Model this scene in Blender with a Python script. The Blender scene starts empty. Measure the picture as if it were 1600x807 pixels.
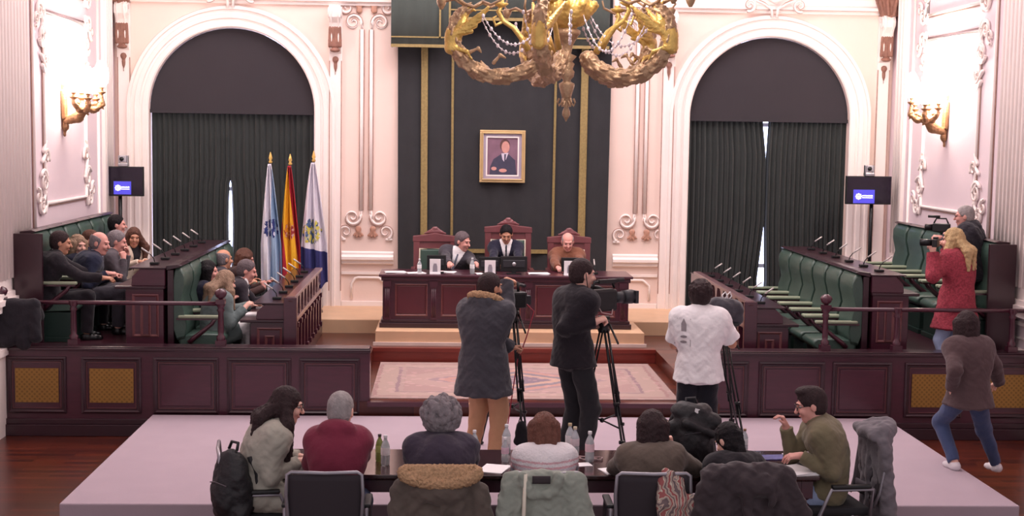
import bpy, math, random
import numpy as np
from mathutils import Matrix, Vector
random.seed(7); rng = np.random.default_rng(7)
PI = math.pi
scn = bpy.context.scene
COL = scn.collection
# ---------------------------------------------------------------- camera
FPX, YAW, PITCH, ROLL, CAMH = 2200.0, 0.0468, 0.0879, 0.0147, 3.4
_cy, _sy, _cp, _sp = math.cos(YAW), math.sin(YAW), math.cos(PITCH), math.sin(PITCH)
_f = np.array([_sy*_cp, _cy*_cp, -_sp]); _r = np.array([_cy, -_sy, 0.]); _u = np.cross(_r, _f)
_r, _u = math.cos(ROLL)*_r + math.sin(ROLL)*_u, -math.sin(ROLL)*_r + math.cos(ROLL)*_u
cd = bpy.data.cameras.new('camera'); cam = bpy.data.objects.new('camera', cd); COL.objects.link(cam)
cd.sensor_width = 36; cd.lens = FPX*36/1600; cd.clip_end = 100
M = Matrix.Identity(4)
for i in range(3):
    M[i][0], M[i][1], M[i][2] = _r[i], _u[i], -_f[i]
M[2][3] = CAMH
cam.matrix_world = M
scn.camera = cam
def P(px, py, Y):
    """world point seen at a photo pixel, at room depth Y"""
    d = _f + (px-800)/FPX*_r - (py-403.5)/FPX*_u
    q = d*(Y/d[1]); return (float(q[0]), float(q[1]), float(q[2]+CAMH))
def PZ(px, py, z):
    d = _f + (px-800)/FPX*_r - (py-403.5)/FPX*_u
    q = d*((z-CAMH)/d[2]); return (float(q[0]), float(q[1]), z)
def PX(px, py, x):
    d = _f + (px-800)/FPX*_r - (py-403.5)/FPX*_u
    q = d*(x/d[0]); return (x, float(q[1]), float(q[2]+CAMH))
# ---------------------------------------------------------------- materials
def lin(c):
    return tuple(((v/255)/12.92 if v/255 <= .04045 else ((v/255+.055)/1.055)**2.4) for v in c)
MATS = {}
def mat(name, col, rough=.6, metal=0., var=.10, scale=6., bump=0., bscale=60., emit=0., coat=0., stretch=None, sheen=0., spec=None, trans=0.):
    if name in MATS: return MATS[name]
    m = bpy.data.materials.new(name); m.use_nodes = True; nt = m.node_tree; N = nt.nodes; L = nt.links
    b = N['Principled BSDF']; c = lin(col)
    tc = N.new('ShaderNodeTexCoord'); mp = N.new('ShaderNodeMapping')
    if stretch: mp.inputs['Scale'].default_value = stretch
    L.new(tc.outputs['Object'], mp.inputs[0])
    no = N.new('ShaderNodeTexNoise'); no.inputs['Scale'].default_value = scale; no.inputs['Detail'].default_value = 4
    L.new(mp.outputs[0], no.inputs['Vector'])
    mx = N.new('ShaderNodeMix'); mx.data_type = 'RGBA'
    mx.inputs[6].default_value = tuple(max(0, v*(1-var*1.6)) for v in c)+(1,)
    mx.inputs[7].default_value = tuple(min(1, v*(1+var*1.6)) for v in c)+(1,)
    L.new(no.outputs['Fac'], mx.inputs[0]); L.new(mx.outputs[2], b.inputs['Base Color'])
    b.inputs['Roughness'].default_value = rough; b.inputs['Metallic'].default_value = metal
    if spec is not None: b.inputs['Specular IOR Level'].default_value = spec
    if coat: b.inputs['Coat Weight'].default_value = coat; b.inputs['Coat Roughness'].default_value = .15
    if sheen: b.inputs['Sheen Weight'].default_value = sheen
    if trans: b.inputs['Transmission Weight'].default_value = trans
    if emit:
        L.new(mx.outputs[2], b.inputs['Emission Color']); b.inputs['Emission Strength'].default_value = emit
    if bump:
        n2 = N.new('ShaderNodeTexNoise'); n2.inputs['Scale'].default_value = bscale; n2.inputs['Detail'].default_value = 3
        L.new(mp.outputs[0], n2.inputs['Vector'])
        bp = N.new('ShaderNodeBump'); bp.inputs['Strength'].default_value = bump; bp.inputs['Distance'].default_value = .02
        L.new(n2.outputs['Fac'], bp.inputs['Height']); L.new(bp.outputs[0], b.inputs['Normal'])
    MATS[name] = m
    return m
def cloth(name, col, var=.08, bump=.35, bscale=22., rough=.9): return mat(name, col, rough=rough, var=var, scale=9, bump=bump, bscale=bscale, sheen=.15, spec=.2)
def bands(name, axis, stops, rough=.8, wob=0.0, wscale=20., coord='Object', bump=0.):
    """colour by position along one object axis: stops = [(pos, colour), ...] hard steps"""
    m = bpy.data.materials.new(name); m.use_nodes = True; nt = m.node_tree; N = nt.nodes; L = nt.links
    b = N['Principled BSDF']; b.inputs['Roughness'].default_value = rough; b.inputs['Specular IOR Level'].default_value = .2
    tc = N.new('ShaderNodeTexCoord'); sp = N.new('ShaderNodeSeparateXYZ'); L.new(tc.outputs[coord], sp.inputs[0])
    lo, hi = stops[0][0], stops[-1][0]
    src = sp.outputs[axis]
    if wob:
        no = N.new('ShaderNodeTexNoise'); no.inputs['Scale'].default_value = wscale; L.new(tc.outputs[coord], no.inputs['Vector'])
        ma = N.new('ShaderNodeMath'); ma.operation = 'MULTIPLY_ADD'; L.new(no.outputs['Fac'], ma.inputs[0]); ma.inputs[1].default_value = wob; L.new(src, ma.inputs[2]); src = ma.outputs[0]
    mr = N.new('ShaderNodeMapRange'); mr.inputs['From Min'].default_value = lo; mr.inputs['From Max'].default_value = hi; L.new(src, mr.inputs['Value'])
    cr = N.new('ShaderNodeValToRGB'); cr.color_ramp.interpolation = 'CONSTANT'; el = cr.color_ramp.elements
    for i, (p, c) in enumerate(stops[:-1]):
        t = (p-lo)/(hi-lo)
        e = el[i] if i < 2 else el.new(t)
        e.position = t; e.color = lin(c)+(1,)
    if len(stops) < 3: el[1].position = 1; el[1].color = lin(stops[0][1])+(1,)
    L.new(mr.outputs[0], cr.inputs[0]); L.new(cr.outputs[0], b.inputs['Base Color'])
    if bump:
        n2 = N.new('ShaderNodeTexNoise'); n2.inputs['Scale'].default_value = 60; L.new(tc.outputs[coord], n2.inputs['Vector'])
        bp = N.new('ShaderNodeBump'); bp.inputs['Strength'].default_value = bump; bp.inputs['Distance'].default_value = .02
        L.new(n2.outputs['Fac'], bp.inputs['Height']); L.new(bp.outputs[0], b.inputs['Normal'])
    return m
# ---------------------------------------------------------------- objects
def tag(o, label=None, cat=None, group=None, kind=None):
    if label: o['label'] = label
    if cat: o['category'] = cat
    if group: o['group'] = group
    if kind: o['kind'] = kind
    return o
def thing(name, label, cat, loc=(0, 0, 0), rotz=0, group=None):
    o = bpy.data.objects.new(name, None); COL.objects.link(o); o.empty_display_size = .1
    o.location = loc; o.rotation_euler = (0, 0, rotz)
    return tag(o, label, cat, group)
def wloc(o):
    v = Vector((0, 0, 0))
    while o is not None:
        v = v + o.location; o = o.parent
    return v
def link_mesh(name, me, material, parent=None, world=False, smooth=None, bevel=0, seg=2):
    o = bpy.data.objects.new(name, me); COL.objects.link(o)
    if material is not None:
        for m in (material if isinstance(material, (list, tuple)) else [material]): me.materials.append(m)
    if parent is not None:
        o.parent = parent
    if world and parent is not None:
        w = wloc(parent); me.transform(Matrix.Translation(-w))
    if bevel:
        b = o.modifiers.new('bevel', 'BEVEL'); b.width = bevel; b.segments = seg; b.limit_method = 'ANGLE'; b.angle_limit = .6
    return o
class MB:
    def __init__(s): s.v = []; s.f = []; s.mi = []; s.cur = 0; s.sm = []; s.smooth = False
    def add(s, v, f):
        n = len(s.v); s.v += [tuple(p) for p in v]; s.f += [tuple(i+n for i in q) for q in f]
        s.mi += [s.cur]*len(f); s.sm += [s.smooth]*len(f); return s
    def box(s, x0, x1, y0, y1, z0, z1):
        return s.add([(x0,y0,z0),(x1,y0,z0),(x1,y1,z0),(x0,y1,z0),(x0,y0,z1),(x1,y0,z1),(x1,y1,z1),(x0,y1,z1)],
              [(0,3,2,1),(4,5,6,7),(0,1,5,4),(1,2,6,5),(2,3,7,6),(3,0,4,7)])
    def prism(s, poly, a0, a1, axis='y'):
        """poly in the two other axes (x,z for y; y,z for x; x,y for z)"""
        n = len(poly)
        def pt(p, a):
            return (p[0], a, p[1]) if axis == 'y' else ((a, p[0], p[1]) if axis == 'x' else (p[0], p[1], a))
        v = [pt(p, a0) for p in poly]+[pt(p, a1) for p in poly]
        f = [tuple(range(n)), tuple(reversed(range(n, 2*n)))]+[(i, i+n, (i+1) % n+n, (i+1) % n) for i in range(n)]
        return s.add(v, f)
    def tube(s, pts, r, n=8, caps=True):
        pts = [Vector(p) for p in pts]; m = len(pts)
        rr = list(r) if isinstance(r, (list, tuple)) else [r]*m
        v = []; f = []; prev = None
        for i, p in enumerate(pts):
            t = (pts[min(i+1, m-1)]-pts[max(i-1, 0)]); t.normalize()
            if prev is None:
                a = Vector((0, 0, 1)) if abs(t.z) < .9 else Vector((1, 0, 0)); a = (a-t*a.dot(t)).normalized()
            else:
                a = (prev-t*prev.dot(t)).normalized()
            prev = a; b = t.cross(a)
            for k in range(n):
                w = 2*PI*k/n; v.append(p+(a*math.cos(w)+b*math.sin(w))*rr[i])
        for i in range(m-1):
            for k in range(n):
                f.append((i*n+k, i*n+(k+1) % n, (i+1)*n+(k+1) % n, (i+1)*n+k))
        if caps: f += [tuple(reversed(range(n))), tuple(range((m-1)*n, m*n))]
        sm = s.smooth; s.smooth = n > 5; s.add(v, f); s.smooth = sm; return s
    def lathe(s, prof, c=(0, 0, 0), n=16, ang=2*PI):
        """prof = [(r, z)...]"""
        v = []; f = []; m = len(prof)
        for k in range(n):
            w = 2*PI*k/n
            for r, z in prof: v.append((c[0]+r*math.cos(w), c[1]+r*math.sin(w), c[2]+z))
        for k in range(n):
            for i in range(m-1):
                f.append((k*m+i, ((k+1) % n)*m+i, ((k+1) % n)*m+i+1, k*m+i+1))
        sm = s.smooth; s.smooth = True; s.add(v, f)
        s.add([(c[0]+prof[0][0]*math.cos(2*PI*k/n), c[1]+prof[0][0]*math.sin(2*PI*k/n), c[2]+prof[0][1]) for k in range(n)], [tuple(reversed(range(n)))])
        s.add([(c[0]+prof[-1][0]*math.cos(2*PI*k/n), c[1]+prof[-1][0]*math.sin(2*PI*k/n), c[2]+prof[-1][1]) for k in range(n)], [tuple(range(n))])
        s.smooth = sm; return s
    def ball(s, c, r, n=12, m=8):
        rx, ry, rz = r if isinstance(r, (tuple, list)) else (r, r, r)
        v = []; f = []
        for i in range(m+1):
            a = PI*i/m
            for k in range(n):
                w = 2*PI*k/n; v.append((c[0]+rx*math.sin(a)*math.cos(w), c[1]+ry*math.sin(a)*math.sin(w), c[2]-rz*math.cos(a)))
        for i in range(m):
            for k in range(n): f.append((i*n+k, i*n+(k+1) % n, (i+1)*n+(k+1) % n, (i+1)*n+k))
        sm = s.smooth; s.smooth = True; s.add(v, f); s.smooth = sm; return s
    def grid(s, fn, nu, nv, thick=0.):
        """surface fn(u,v) -> point, u,v in 0..1"""
        v = [fn(i/nu, j/nv) for j in range(nv+1) for i in range(nu+1)]
        w = nu+1
        f = [(j*w+i, j*w+i+1, (j+1)*w+i+1, (j+1)*w+i) for j in range(nv) for i in range(nu)]
        sm = s.smooth; s.smooth = True; s.add(v, f); s.smooth = sm; return s
    def ribbon(s, path, prof, closed=False):
        """sweep prof [(u,v)] (u across, v out) along path [(point, across, out)]"""
        v = []; f = []; m = len(prof); n = len(path)
        for p, a, o in path:
            for u, w in prof: v.append(tuple(p[i]+a[i]*u+o[i]*w for i in range(3)))
        for i in range(n if closed else n-1):
            for k in range(m-1):
                j = (i+1) % n; f.append((i*m+k, i*m+k+1, j*m+k+1, j*m+k))
        return s.add(v, f)
    def move(s, start, M4):
        for i in range(start, len(s.v)): s.v[i] = tuple(M4 @ Vector(s.v[i]))
        return s
    def mesh(s, name):
        me = bpy.data.meshes.new(name); me.from_pydata(s.v, [], s.f)
        me.polygons.foreach_set('material_index', s.mi); me.polygons.foreach_set('use_smooth', s.sm); me.update()
        return me
    def build(s, name, material, parent=None, world=False, bevel=0, seg=2):
        me = s.mesh(name)
        return link_mesh(name, me, material, parent, world, bevel=bevel, seg=seg)
def solid(o, t, offset=0):
    m = o.modifiers.new('solidify', 'SOLIDIFY'); m.thickness = t; m.offset = offset; return o
def copy_tree(o, parent=None):
    c = o.copy(); COL.objects.link(c); c.parent = parent
    for ch in list(o.children): copy_tree(ch, c)
    return c
ORD = ['nearest', 'second', 'third', 'fourth', 'fifth', 'sixth', 'seventh', 'eighth', 'ninth']
# ---------------------------------------------------------------- implicit surfaces for people, cloth and ornament
def V(*a): return np.array(a, float)
def unit(a): a = np.asarray(a, float); return a/(np.linalg.norm(a)+1e-12)
class SDF:
    """prims smooth-joined on a voxel grid, meshed with surface nets"""
    def __init__(s): s.p = []
    def cone(s, a, b, ra, rb, k=.02, cap=False, cap0=False): s.p.append(('c', V(*a), V(*b), ra, rb, k, cap, cap0)); return s
    def ell(s, c, r, R=None, k=.02): s.p.append(('e', V(*c), V(*r), np.eye(3) if R is None else R, k)); return s
    def sub(s, c, r, R=None, k=.01): s.p.append(('s', V(*c), V(*r), np.eye(3) if R is None else R, k)); return s
    def clip(s, p, n, c=None, rad=None): s.p.append(('h', V(*p), unit(n), c, rad)); return s
    def noise(s, amp, freq, seed=0, kind='sin'): s.p.append(('n', amp, freq, seed, kind)); return s
    def grow(s, t):
        q = SDF()
        for p in s.p:
            if p[0] == 'c': q.p.append(('c', p[1], p[2], p[3]+t, p[4]+t, p[5], p[6], p[7]))
            elif p[0] == 'e': q.p.append(('e', p[1], p[2]+t, p[3], p[4]))
            else: q.p.append(p)
        return q
    def mesh(s, name, h):
        lo = np.full(3, 1e9); hi = -lo
        for p in s.p:
            if p[0] == 'c':
                r = max(p[3], p[4]); lo = np.minimum(lo, np.minimum(p[1], p[2])-r); hi = np.maximum(hi, np.maximum(p[1], p[2])+r)
            elif p[0] == 'e':
                e = np.sqrt(((p[3]*p[2][None, :])**2).sum(1)); lo = np.minimum(lo, p[1]-e); hi = np.maximum(hi, p[1]+e)
        lo = lo-.03; hi = hi+.03
        n = np.ceil((hi-lo)/h).astype(int)+1
        F = np.full(n, .5, np.float32)
        ax = [lo[i]+h*np.arange(n[i]) for i in range(3)]
        def reg(a, b):
            i0 = np.maximum(0, np.floor((a-lo)/h).astype(int)); i1 = np.minimum(n, np.ceil((b-lo)/h).astype(int)+1)
            return tuple(slice(i0[i], max(i0[i]+1, i1[i])) for i in range(3))
        def co(sl):
            return ax[0][sl[0]][:, None, None], ax[1][sl[1]][None, :, None], ax[2][sl[2]][None, None, :]
        for p in s.p:
            if p[0] == 'c':
                _, a, b, ra, rb, k, cap, cap0 = p; m = max(ra, rb)+k+2*h
                sl = reg(np.minimum(a, b)-m, np.maximum(a, b)+m); x, y, z = co(sl); d = b-a; L2 = max(d@d, 1e-9)
                t = ((x-a[0])*d[0]+(y-a[1])*d[1]+(z-a[2])*d[2])/L2
                tc = np.clip(t, 0, 1)
                D = np.sqrt((x-a[0]-tc*d[0])**2+(y-a[1]-tc*d[1])**2+(z-a[2]-tc*d[2])**2)-(ra+(rb-ra)*tc)
                if cap: D = np.maximum(D, (t-1)*math.sqrt(L2))
                if cap0: D = np.maximum(D, -t*math.sqrt(L2))
            elif p[0] in 'es':
                _, c, r, Rm, k = p; e = np.sqrt(((Rm*r[None, :])**2).sum(1))+k+2*h
                sl = reg(c-e, c+e); x, y, z = co(sl); q = [(x-c[0])*Rm[0, i]+(y-c[1])*Rm[1, i]+(z-c[2])*Rm[2, i] for i in range(3)]
                k0 = np.sqrt((q[0]/r[0])**2+(q[1]/r[1])**2+(q[2]/r[2])**2)
                k1 = np.sqrt((q[0]/r[0]**2)**2+(q[1]/r[1]**2)**2+(q[2]/r[2]**2)**2)
                D = k0*(k0-1)/np.maximum(k1, 1e-6)
            elif p[0] == 'h':
                _, c, nn, cc, rad = p
                sl = reg(V(*cc)-rad, V(*cc)+rad) if cc is not None else (slice(None),)*3
                x, y, z = co(sl); D = (x-c[0])*nn[0]+(y-c[1])*nn[1]+(z-c[2])*nn[2]
                F[sl] = np.maximum(F[sl], D); continue
            elif p[0] == 'n':
                _, amp, fr, sd, kind = p
                x, y, z = co((slice(None),)*3)
                if kind == 'sin':
                    F += (amp*(np.sin(fr*x+sd+1.7*np.sin(fr*.6*z+sd))*np.sin(fr*.83*y+2*sd)+.6*np.sin(fr*1.9*z+3*np.sin(fr*.7*x))*np.sin(fr*1.3*y+sd))).astype(np.float32)
                else:
                    F += (amp*(np.abs(np.sin(fr*x+2*np.sin(fr*.5*y)+sd)*np.sin(fr*y*.9+2*np.sin(fr*.6*z))*np.sin(fr*z+1.5*np.sin(fr*.4*x)))**.5-.4*amp)).astype(np.float32)
                continue
            f0 = F[sl]; D = D.astype(np.float32)
            if p[0] == 's':
                hh = np.clip(.5-.5*(f0+D)/max(k, 1e-4), 0, 1); F[sl] = f0*(1-hh)-D*hh+k*hh*(1-hh)
            else:
                k = max(k, 1e-4); hh = np.clip(.5+.5*(D-f0)/k, 0, 1); F[sl] = D*(1-hh)+f0*hh-k*hh*(1-hh)
        F[0] = F[-1] = .5; F[:, 0] = F[:, -1] = .5; F[:, :, 0] = F[:, :, -1] = .5
        S = F < 0
        cnt = np.zeros(n-1, np.int8)
        for i in (0, 1):
            for j in (0, 1):
                for k in (0, 1): cnt += S[i:n[0]-1+i, j:n[1]-1+j, k:n[2]-1+k]
        act = np.argwhere((cnt > 0) & (cnt < 8))
        idx = np.full(n-1, -1, np.int32); idx[act[:, 0], act[:, 1], act[:, 2]] = np.arange(len(act))
        acc = np.zeros((len(act), 3)); w = np.zeros(len(act))
        for a in range(3):
            o1, o2 = [b for b in range(3) if b != a]
            for i in (0, 1):
                for j in (0, 1):
                    p0 = act.copy(); p0[:, o1] += i; p0[:, o2] += j; p1 = p0.copy(); p1[:, a] += 1
                    f0 = F[p0[:, 0], p0[:, 1], p0[:, 2]]; f1 = F[p1[:, 0], p1[:, 1], p1[:, 2]]
                    c = (f0 < 0) != (f1 < 0); t = np.where(c, f0/np.where(c, f0-f1, 1), 0)
                    q = p0.astype(float); q[:, a] += t; acc[c] += q[c]; w[c] += 1
        vt = acc/w[:, None]*h+lo
        quads = []
        for a in range(3):
            o1, o2 = (a+1) % 3, (a+2) % 3
            sa = [slice(0, n[0]), slice(0, n[1]), slice(0, n[2])]; sb = list(sa); sa[a] = slice(0, n[a]-1); sb[a] = slice(1, n[a])
            e = np.argwhere(S[tuple(sa)] != S[tuple(sb)])
            e = e[(e[:, o1] > 0) & (e[:, o2] > 0) & (e[:, o1] < n[o1]-1) & (e[:, o2] < n[o2]-1)]
            def g(d1, d2):
                q = e.copy(); q[:, o1] -= d1; q[:, o2] -= d2; return idx[q[:, 0], q[:, 1], q[:, 2]]
            Q = np.stack([g(1, 1), g(0, 1), g(0, 0), g(1, 0)], 1)
            ins = S[e[:, 0], e[:, 1], e[:, 2]]
            Q[~ins] = Q[~ins][:, ::-1]
            quads.append(Q)
        Q = np.concatenate(quads) if quads else np.zeros((0, 4), int)
        me = bpy.data.meshes.new(name)
        me.vertices.add(len(vt)); me.vertices.foreach_set('co', vt.astype(np.float32).ravel())
        me.loops.add(Q.size); me.loops.foreach_set('vertex_index', Q.astype(np.int32).ravel())
        me.polygons.add(len(Q)); me.polygons.foreach_set('loop_start', np.arange(0, Q.size, 4, dtype=np.int32))
        me.polygons.foreach_set('use_smooth', np.ones(len(Q), bool)); me.update(calc_edges=True); me.validate()
        return me
    def build(s, name, material, parent=None, h=.008, world=True):
        return link_mesh(name, s.mesh(name, h), material, parent, world)
# ---------------------------------------------------------------- people
SKIN = dict(fair=(226,176,160), pink=(222,160,148), tan=(192,138,112), olive=(178,128,104))
def skin(n): return mat('skin '+n, SKIN[n], rough=.55, var=.06, scale=14, bump=.05, bscale=80)
def rotv(v, axis, a):
    return np.array(Matrix.Rotation(a, 3, Vector(axis)) @ Vector(v))
def ik(S, W, a, b, hint):
    S, W = np.array(S, float), np.array(W, float); d = W-S; L = np.linalg.norm(d); u = d/max(L, 1e-6)
    if L > (a+b)*.995: L = (a+b)*.995; W = S+u*L
    x = (a*a-b*b+L*L)/(2*L); h = math.sqrt(max(a*a-x*x, 0))
    p = np.array(hint, float); p = p-u*(p@u); p = unit(p) if np.linalg.norm(p) > 1e-6 else np.zeros(3)
    return S+u*x+p*h, W
def hand(b, W, d, n, side, s, pose):
    """palm and five fingers at wrist W; d = pointing direction, n = palm normal (the way fingers curl), side = towards the thumb"""
    d = unit(d); n = unit(np.array(n, float)-d*(np.array(n, float)@d)); t = unit(side-d*(side@d)-n*(side@n)) if abs(side@np.cross(d, n)) > 1e-3 else np.cross(d, n)
    kn = W+d*.085*s
    curl = dict(relax=(.45, .5), flat=(.12, .12), grip=(1.1, 1.25), fist=(1.45, 1.6), pinch=(.9, .8))[pose]
    b.cone(W-d*.01, W+d*.035*s+t*.012*s, .024*s, .021*s, k=.02)
    for i, (o, L) in enumerate(((.027, .068), (.010, .077), (-.008, .072), (-.025, .056))):
        k = kn+t*o*s-d*.004*abs(i-1)*s
        b.cone(W+d*.02*s+t*o*.5*s, k, .016*s, .0125*s, k=.012)
        a1 = curl[0]+(.08*i if pose != 'flat' else 0); a2 = a1+curl[1]
        d1 = d*math.cos(a1)+n*math.sin(a1)+t*(.09*(1-i)); d2 = d*math.cos(a2)+n*math.sin(a2)
        m = k+unit(d1)*L*.52*s; e = m+unit(d2)*L*.5*s
        b.cone(k, m, .0098*s, .0088*s, k=.003); b.cone(m, e, .0088*s, .0072*s, k=.003)
    th = W+d*.022*s+t*.022*s+n*.006*s
    m = th+unit(d*.75+t*.6+n*.35)*.042*s; e = m+unit(d*.95+t*.05+n*(.35+.3*curl[0]))*.032*s
    b.cone(th, m, .0145*s, .0105*s, k=.008); b.cone(m, e, .0102*s, .0082*s, k=.003)
def person(label, cat='person', pel=(0, 0, 0), yaw=0., s=1., lean=.0, side=.0, hunch=.03, hy=0., hp=0., hr=0.,
           L=None, R=None, legs='stand', feet=None, knee=.0, top=None, bottom=None, shoes=None, hair=None, sk='fair',
           glasses=None, beard=None, h=.008, seat=None, sw=1., bw=1., female=False, moustache=None, tw=0., hs=1.09, at=None, floor=None):
    if at is not None:
        # place the pelvis so that the head centre lands on the given point; size follows the floor below
        hw = np.array(P(*at), float); F_ = V(-math.sin(yaw), math.cos(yaw), 0); R_ = V(math.cos(yaw), math.sin(yaw), 0); U_ = V(0, 0, 1)
        T_ = unit(U_+F_*math.tan(lean)+R_*math.tan(side)); Fc_ = unit(F_-T_*(F_@T_))
        hz_ = unit(T_*.35+U_*.65); fw_ = rotv(F_, U_, hy+tw*.6); fw_ = unit(fw_-hz_*(fw_@hz_)); rt_ = np.cross(fw_, hz_); fw_ = rotv(fw_, rt_, -hp); hz_ = rotv(hz_, rt_, -hp); hz_ = rotv(hz_, fw_, hr)
        off = T_*.50+Fc_*hunch*.6+unit(T_*.6+U_*.5)*.105+hz_*.055+fw_*.035
        base = .93 if legs == 'stand' else .56
        if s is None: s = (hw[2]-floor)/(base+off[2])
        pel = hw-off*s

    pel = np.array(pel, float)
    if floor is not None and seat is None: seat = floor
    root = thing('person', label, cat, tuple(pel[:2])+(pel[2]-.9*s if legs == 'stand' else pel[2]-.55*s,))
    F = V(-math.sin(yaw), math.cos(yaw), 0); Rt = V(math.cos(yaw), math.sin(yaw), 0); U = V(0, 0, 1)
    # torso direction
    T = unit(U+F*math.tan(lean)+Rt*math.tan(side)) if lean < 1.4 else F
    Fc = unit(F-T*(F@T)); Rc = np.cross(Fc, T)
    Rs = rotv(Rc, T, tw); Fs = rotv(Fc, T, tw)     # shoulders may twist
    C = np.stack([Rs, Fs, T], 1)
    HB = np.stack([Rt, F, U], 1)
    neck = pel+T*.50*s-Fc*hunch*.4*s+Fc*hunch*1.0*s
    mid = pel+T*.22*s-Fc*hunch*s
    chest = pel+T*.36*s-Fc*hunch*.9*s
    w = sw*(.92 if female else 1.)
    shd = {}; 
    for k, sg in (('L', -1), ('R', 1)): shd[k] = neck-T*.055*s+Rs*sg*.170*s*w
    # head frame
    hz = unit(T*.35+U*.65)
    fwd = rotv(unit(F*1.0), U, hy+tw*.6); fwd = unit(fwd-hz*(fwd@hz)); rt = np.cross(fwd, hz)
    fwd = rotv(fwd, rt, -hp); hz = rotv(hz, rt, -hp); rt2 = rotv(rt, fwd, hr); hz = rotv(hz, fwd, hr); rt = rt2
    H = np.stack([rt, fwd, hz], 1)
    q = s*hs
    hc = neck+unit(T*.6+U*.5)*.105*s+hz*.055*s+fwd*.035*s
    def hd(x, y, z): return hc+(rt*x+fwd*y+hz*z)*q
    B = SDF(); bd = B
    # trunk
    tr = []
    tr.append(('e', pel, V(.165*bw*(1.05 if female else 1), .125*bw, .12)*s, HB, .05))
    tr.append(('e', (pel+mid)/2, V(.145*bw, .115*bw, .13)*s, C, .06))
    tr.append(('e', mid, V(.14*bw*(.93 if female else 1), .108*bw, .14)*s, C, .06))
    tr.append(('e', chest+T*.0*s, V(.16*w, .108*bw, .17)*s, C, .08))
    tr.append(('e', neck-T*.10*s, V(.15*w, .095, .085)*s, C, .07))
    if female: 
        for sg in (-1, 1): tr.append(('e', chest+Rs*sg*.07*s+Fs*.085*s+T*.01*s, V(.062, .055, .06)*s, C, .04))
    trap = []
    for sg, k in ((-1, 'L'), (1, 'R')): trap.append(('c', neck+T*.03*s, shd[k]+T*.0*s, .052*s, .06*s, .05, False, False))
    for sg, k in ((-1, 'L'), (1, 'R')):   # flanks: shoulder to waist
        trap_a = shd[k]-T*.03*s-Rs*sg*.035*s; tr.append(('c', trap_a, mid+Rs*sg*.075*s*bw-T*.02*s, .06*s, .07*s*bw, .06, False, False))
        tr.append(('c', shd[k]-Rs*sg*.02*s-Fs*.01*s, neck-T*.13*s-Fs*.02*s, .062*s, .08*s, .07, False, False))
        tr.append(('e', shd[k]-Rs*sg*.055*s-Fs*.04*s-T*.085*s, V(.085, .07, .135)*s, C, .08))
    for p in tr: B.p.append(p)
    for p in trap: B.p.append(p)
    B.cone(neck-T*.02*s, hc-hz*.05*q-fwd*.015*q, .058*s, .054*s, k=.03)
    # head
    B.ell(hd(0, -.012, .025), V(.074, .094, .088)*q, H, .01); B.ell(hd(0, .022, -.035), V(.06, .066, .088)*q, H, .025)
    B.ell(hd(0, .058, -.098), V(.03, .026, .024)*q, H, .025)
    B.cone(hd(0, .086, .012), hd(0, .112, -.032), .009*q, .0135*q, k=.012)
    for sg in (-1, 1):
        B.ell(hd(sg*.03, .075, -.032), V(.026, .02, .022)*q, H, .02)       # cheeks
        B.sub(hd(sg*.031, .101, .004), V(.019, .014, .0125)*q, H, .012)     # eye sockets
        B.cone(hd(sg*.012, .09, .024), hd(sg*.045, .078, .024), .008*q, .007*q, k=.012)
        B.ell(hd(sg*.076, -.006, -.01), V(.010, .022, .033)*q, H, .006)     # ears
    B.ell(hd(0, .084, -.062), V(.024, .012, .006)*q, H, .006); B.ell(hd(0, .082, -.072), V(.02, .012, .007)*q, H, .006)
    # arms
    arm = {}
    for k, sg, A in (('L', -1, L), ('R', 1, R)):
        A = A or {}
        S = shd[k]
        Wt = A.get('w')
        if Wt is None: Wt = S+U*-.52*s+Rs*sg*.08*s+Fs*.05*s
        E, Wt = ik(S, Wt, .29*s, .255*s, A.get('hint', -U*.6-Fs*.6+Rs*sg*.35))
        arm[k] = (S, E, Wt); fd = unit(Wt-E)
        B.cone(S, E, .052*s, .042*s, k=.03); B.cone(E, Wt, .042*s, .027*s, k=.01)
        hdv = np.array(A.get('d', fd), float)
        if 'n' in A: n = A['n']
        elif A.get('w') is None: n = -Rs*sg
        else: n = -U+Rs*-.3*sg
        n = np.array(n, float); 
        sidev = np.array(A.get('t', Fs if A.get('w') is None else -Rs*sg+U*.3), float)
        if abs(unit(n)@unit(hdv)) > .97: n = n+Fs*.5
        hand(B, Wt, hdv, n, sidev, s, A.get('pose', 'relax'))
    # legs
    leg = {}
    for i, (k, sg) in enumerate((('L', -1), ('R', 1))):
        hip = pel+Rt*sg*.088*s-U*.03*s
        if legs == 'sit':
            ft = feet[i] if feet else None
            kn = hip+unit(F+Rt*sg*.13)*.43*s+U*.0*s
            an = np.array(ft, float) if ft is not None else V(*(kn+F*-.02*s)[:2], pel[2]-.50*s)
            if ft is None and seat: an[2] = seat+.07*s
            kn, an = ik(hip, an, .43*s, .42*s, F+U*.6)
        else:
            an = np.array(feet[i], float) if feet else V(*(hip+Rt*sg*.03*s)[:2], (floor+.07*s) if floor is not None else pel[2]-.885*s)
            kn, an = ik(hip, an, .43*s, .43*s, F)
        leg[k] = (hip, kn, an)
        B.cone(hip, kn, .083*s*bw, .055*s, k=.04); B.cone(kn, an, .056*s, .036*s, k=.02)
        fd = F if legs == 'stand' or legs == 'sit' else F
        B.cone(an-U*.03*s-F*.02*s, an-U*.045*s+F*.13*s, .036*s, .028*s, k=.02)
    body = B.build('body', skin(sk), root, h)
    rnd = rng.integers(0, 100)
    # ---- top
    o = dict(t=.016, sleeve=1., hem=.02, collar=None, hood=None, vee=None, flare=.02, cuff=None, fold=.004, print=None, fur=None, open=None, k=.06)
    kind, tm = top[0], top[1]; o.update(top[2] if len(top) > 2 else {})
    t = o['t']; Tt = SDF()
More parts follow.
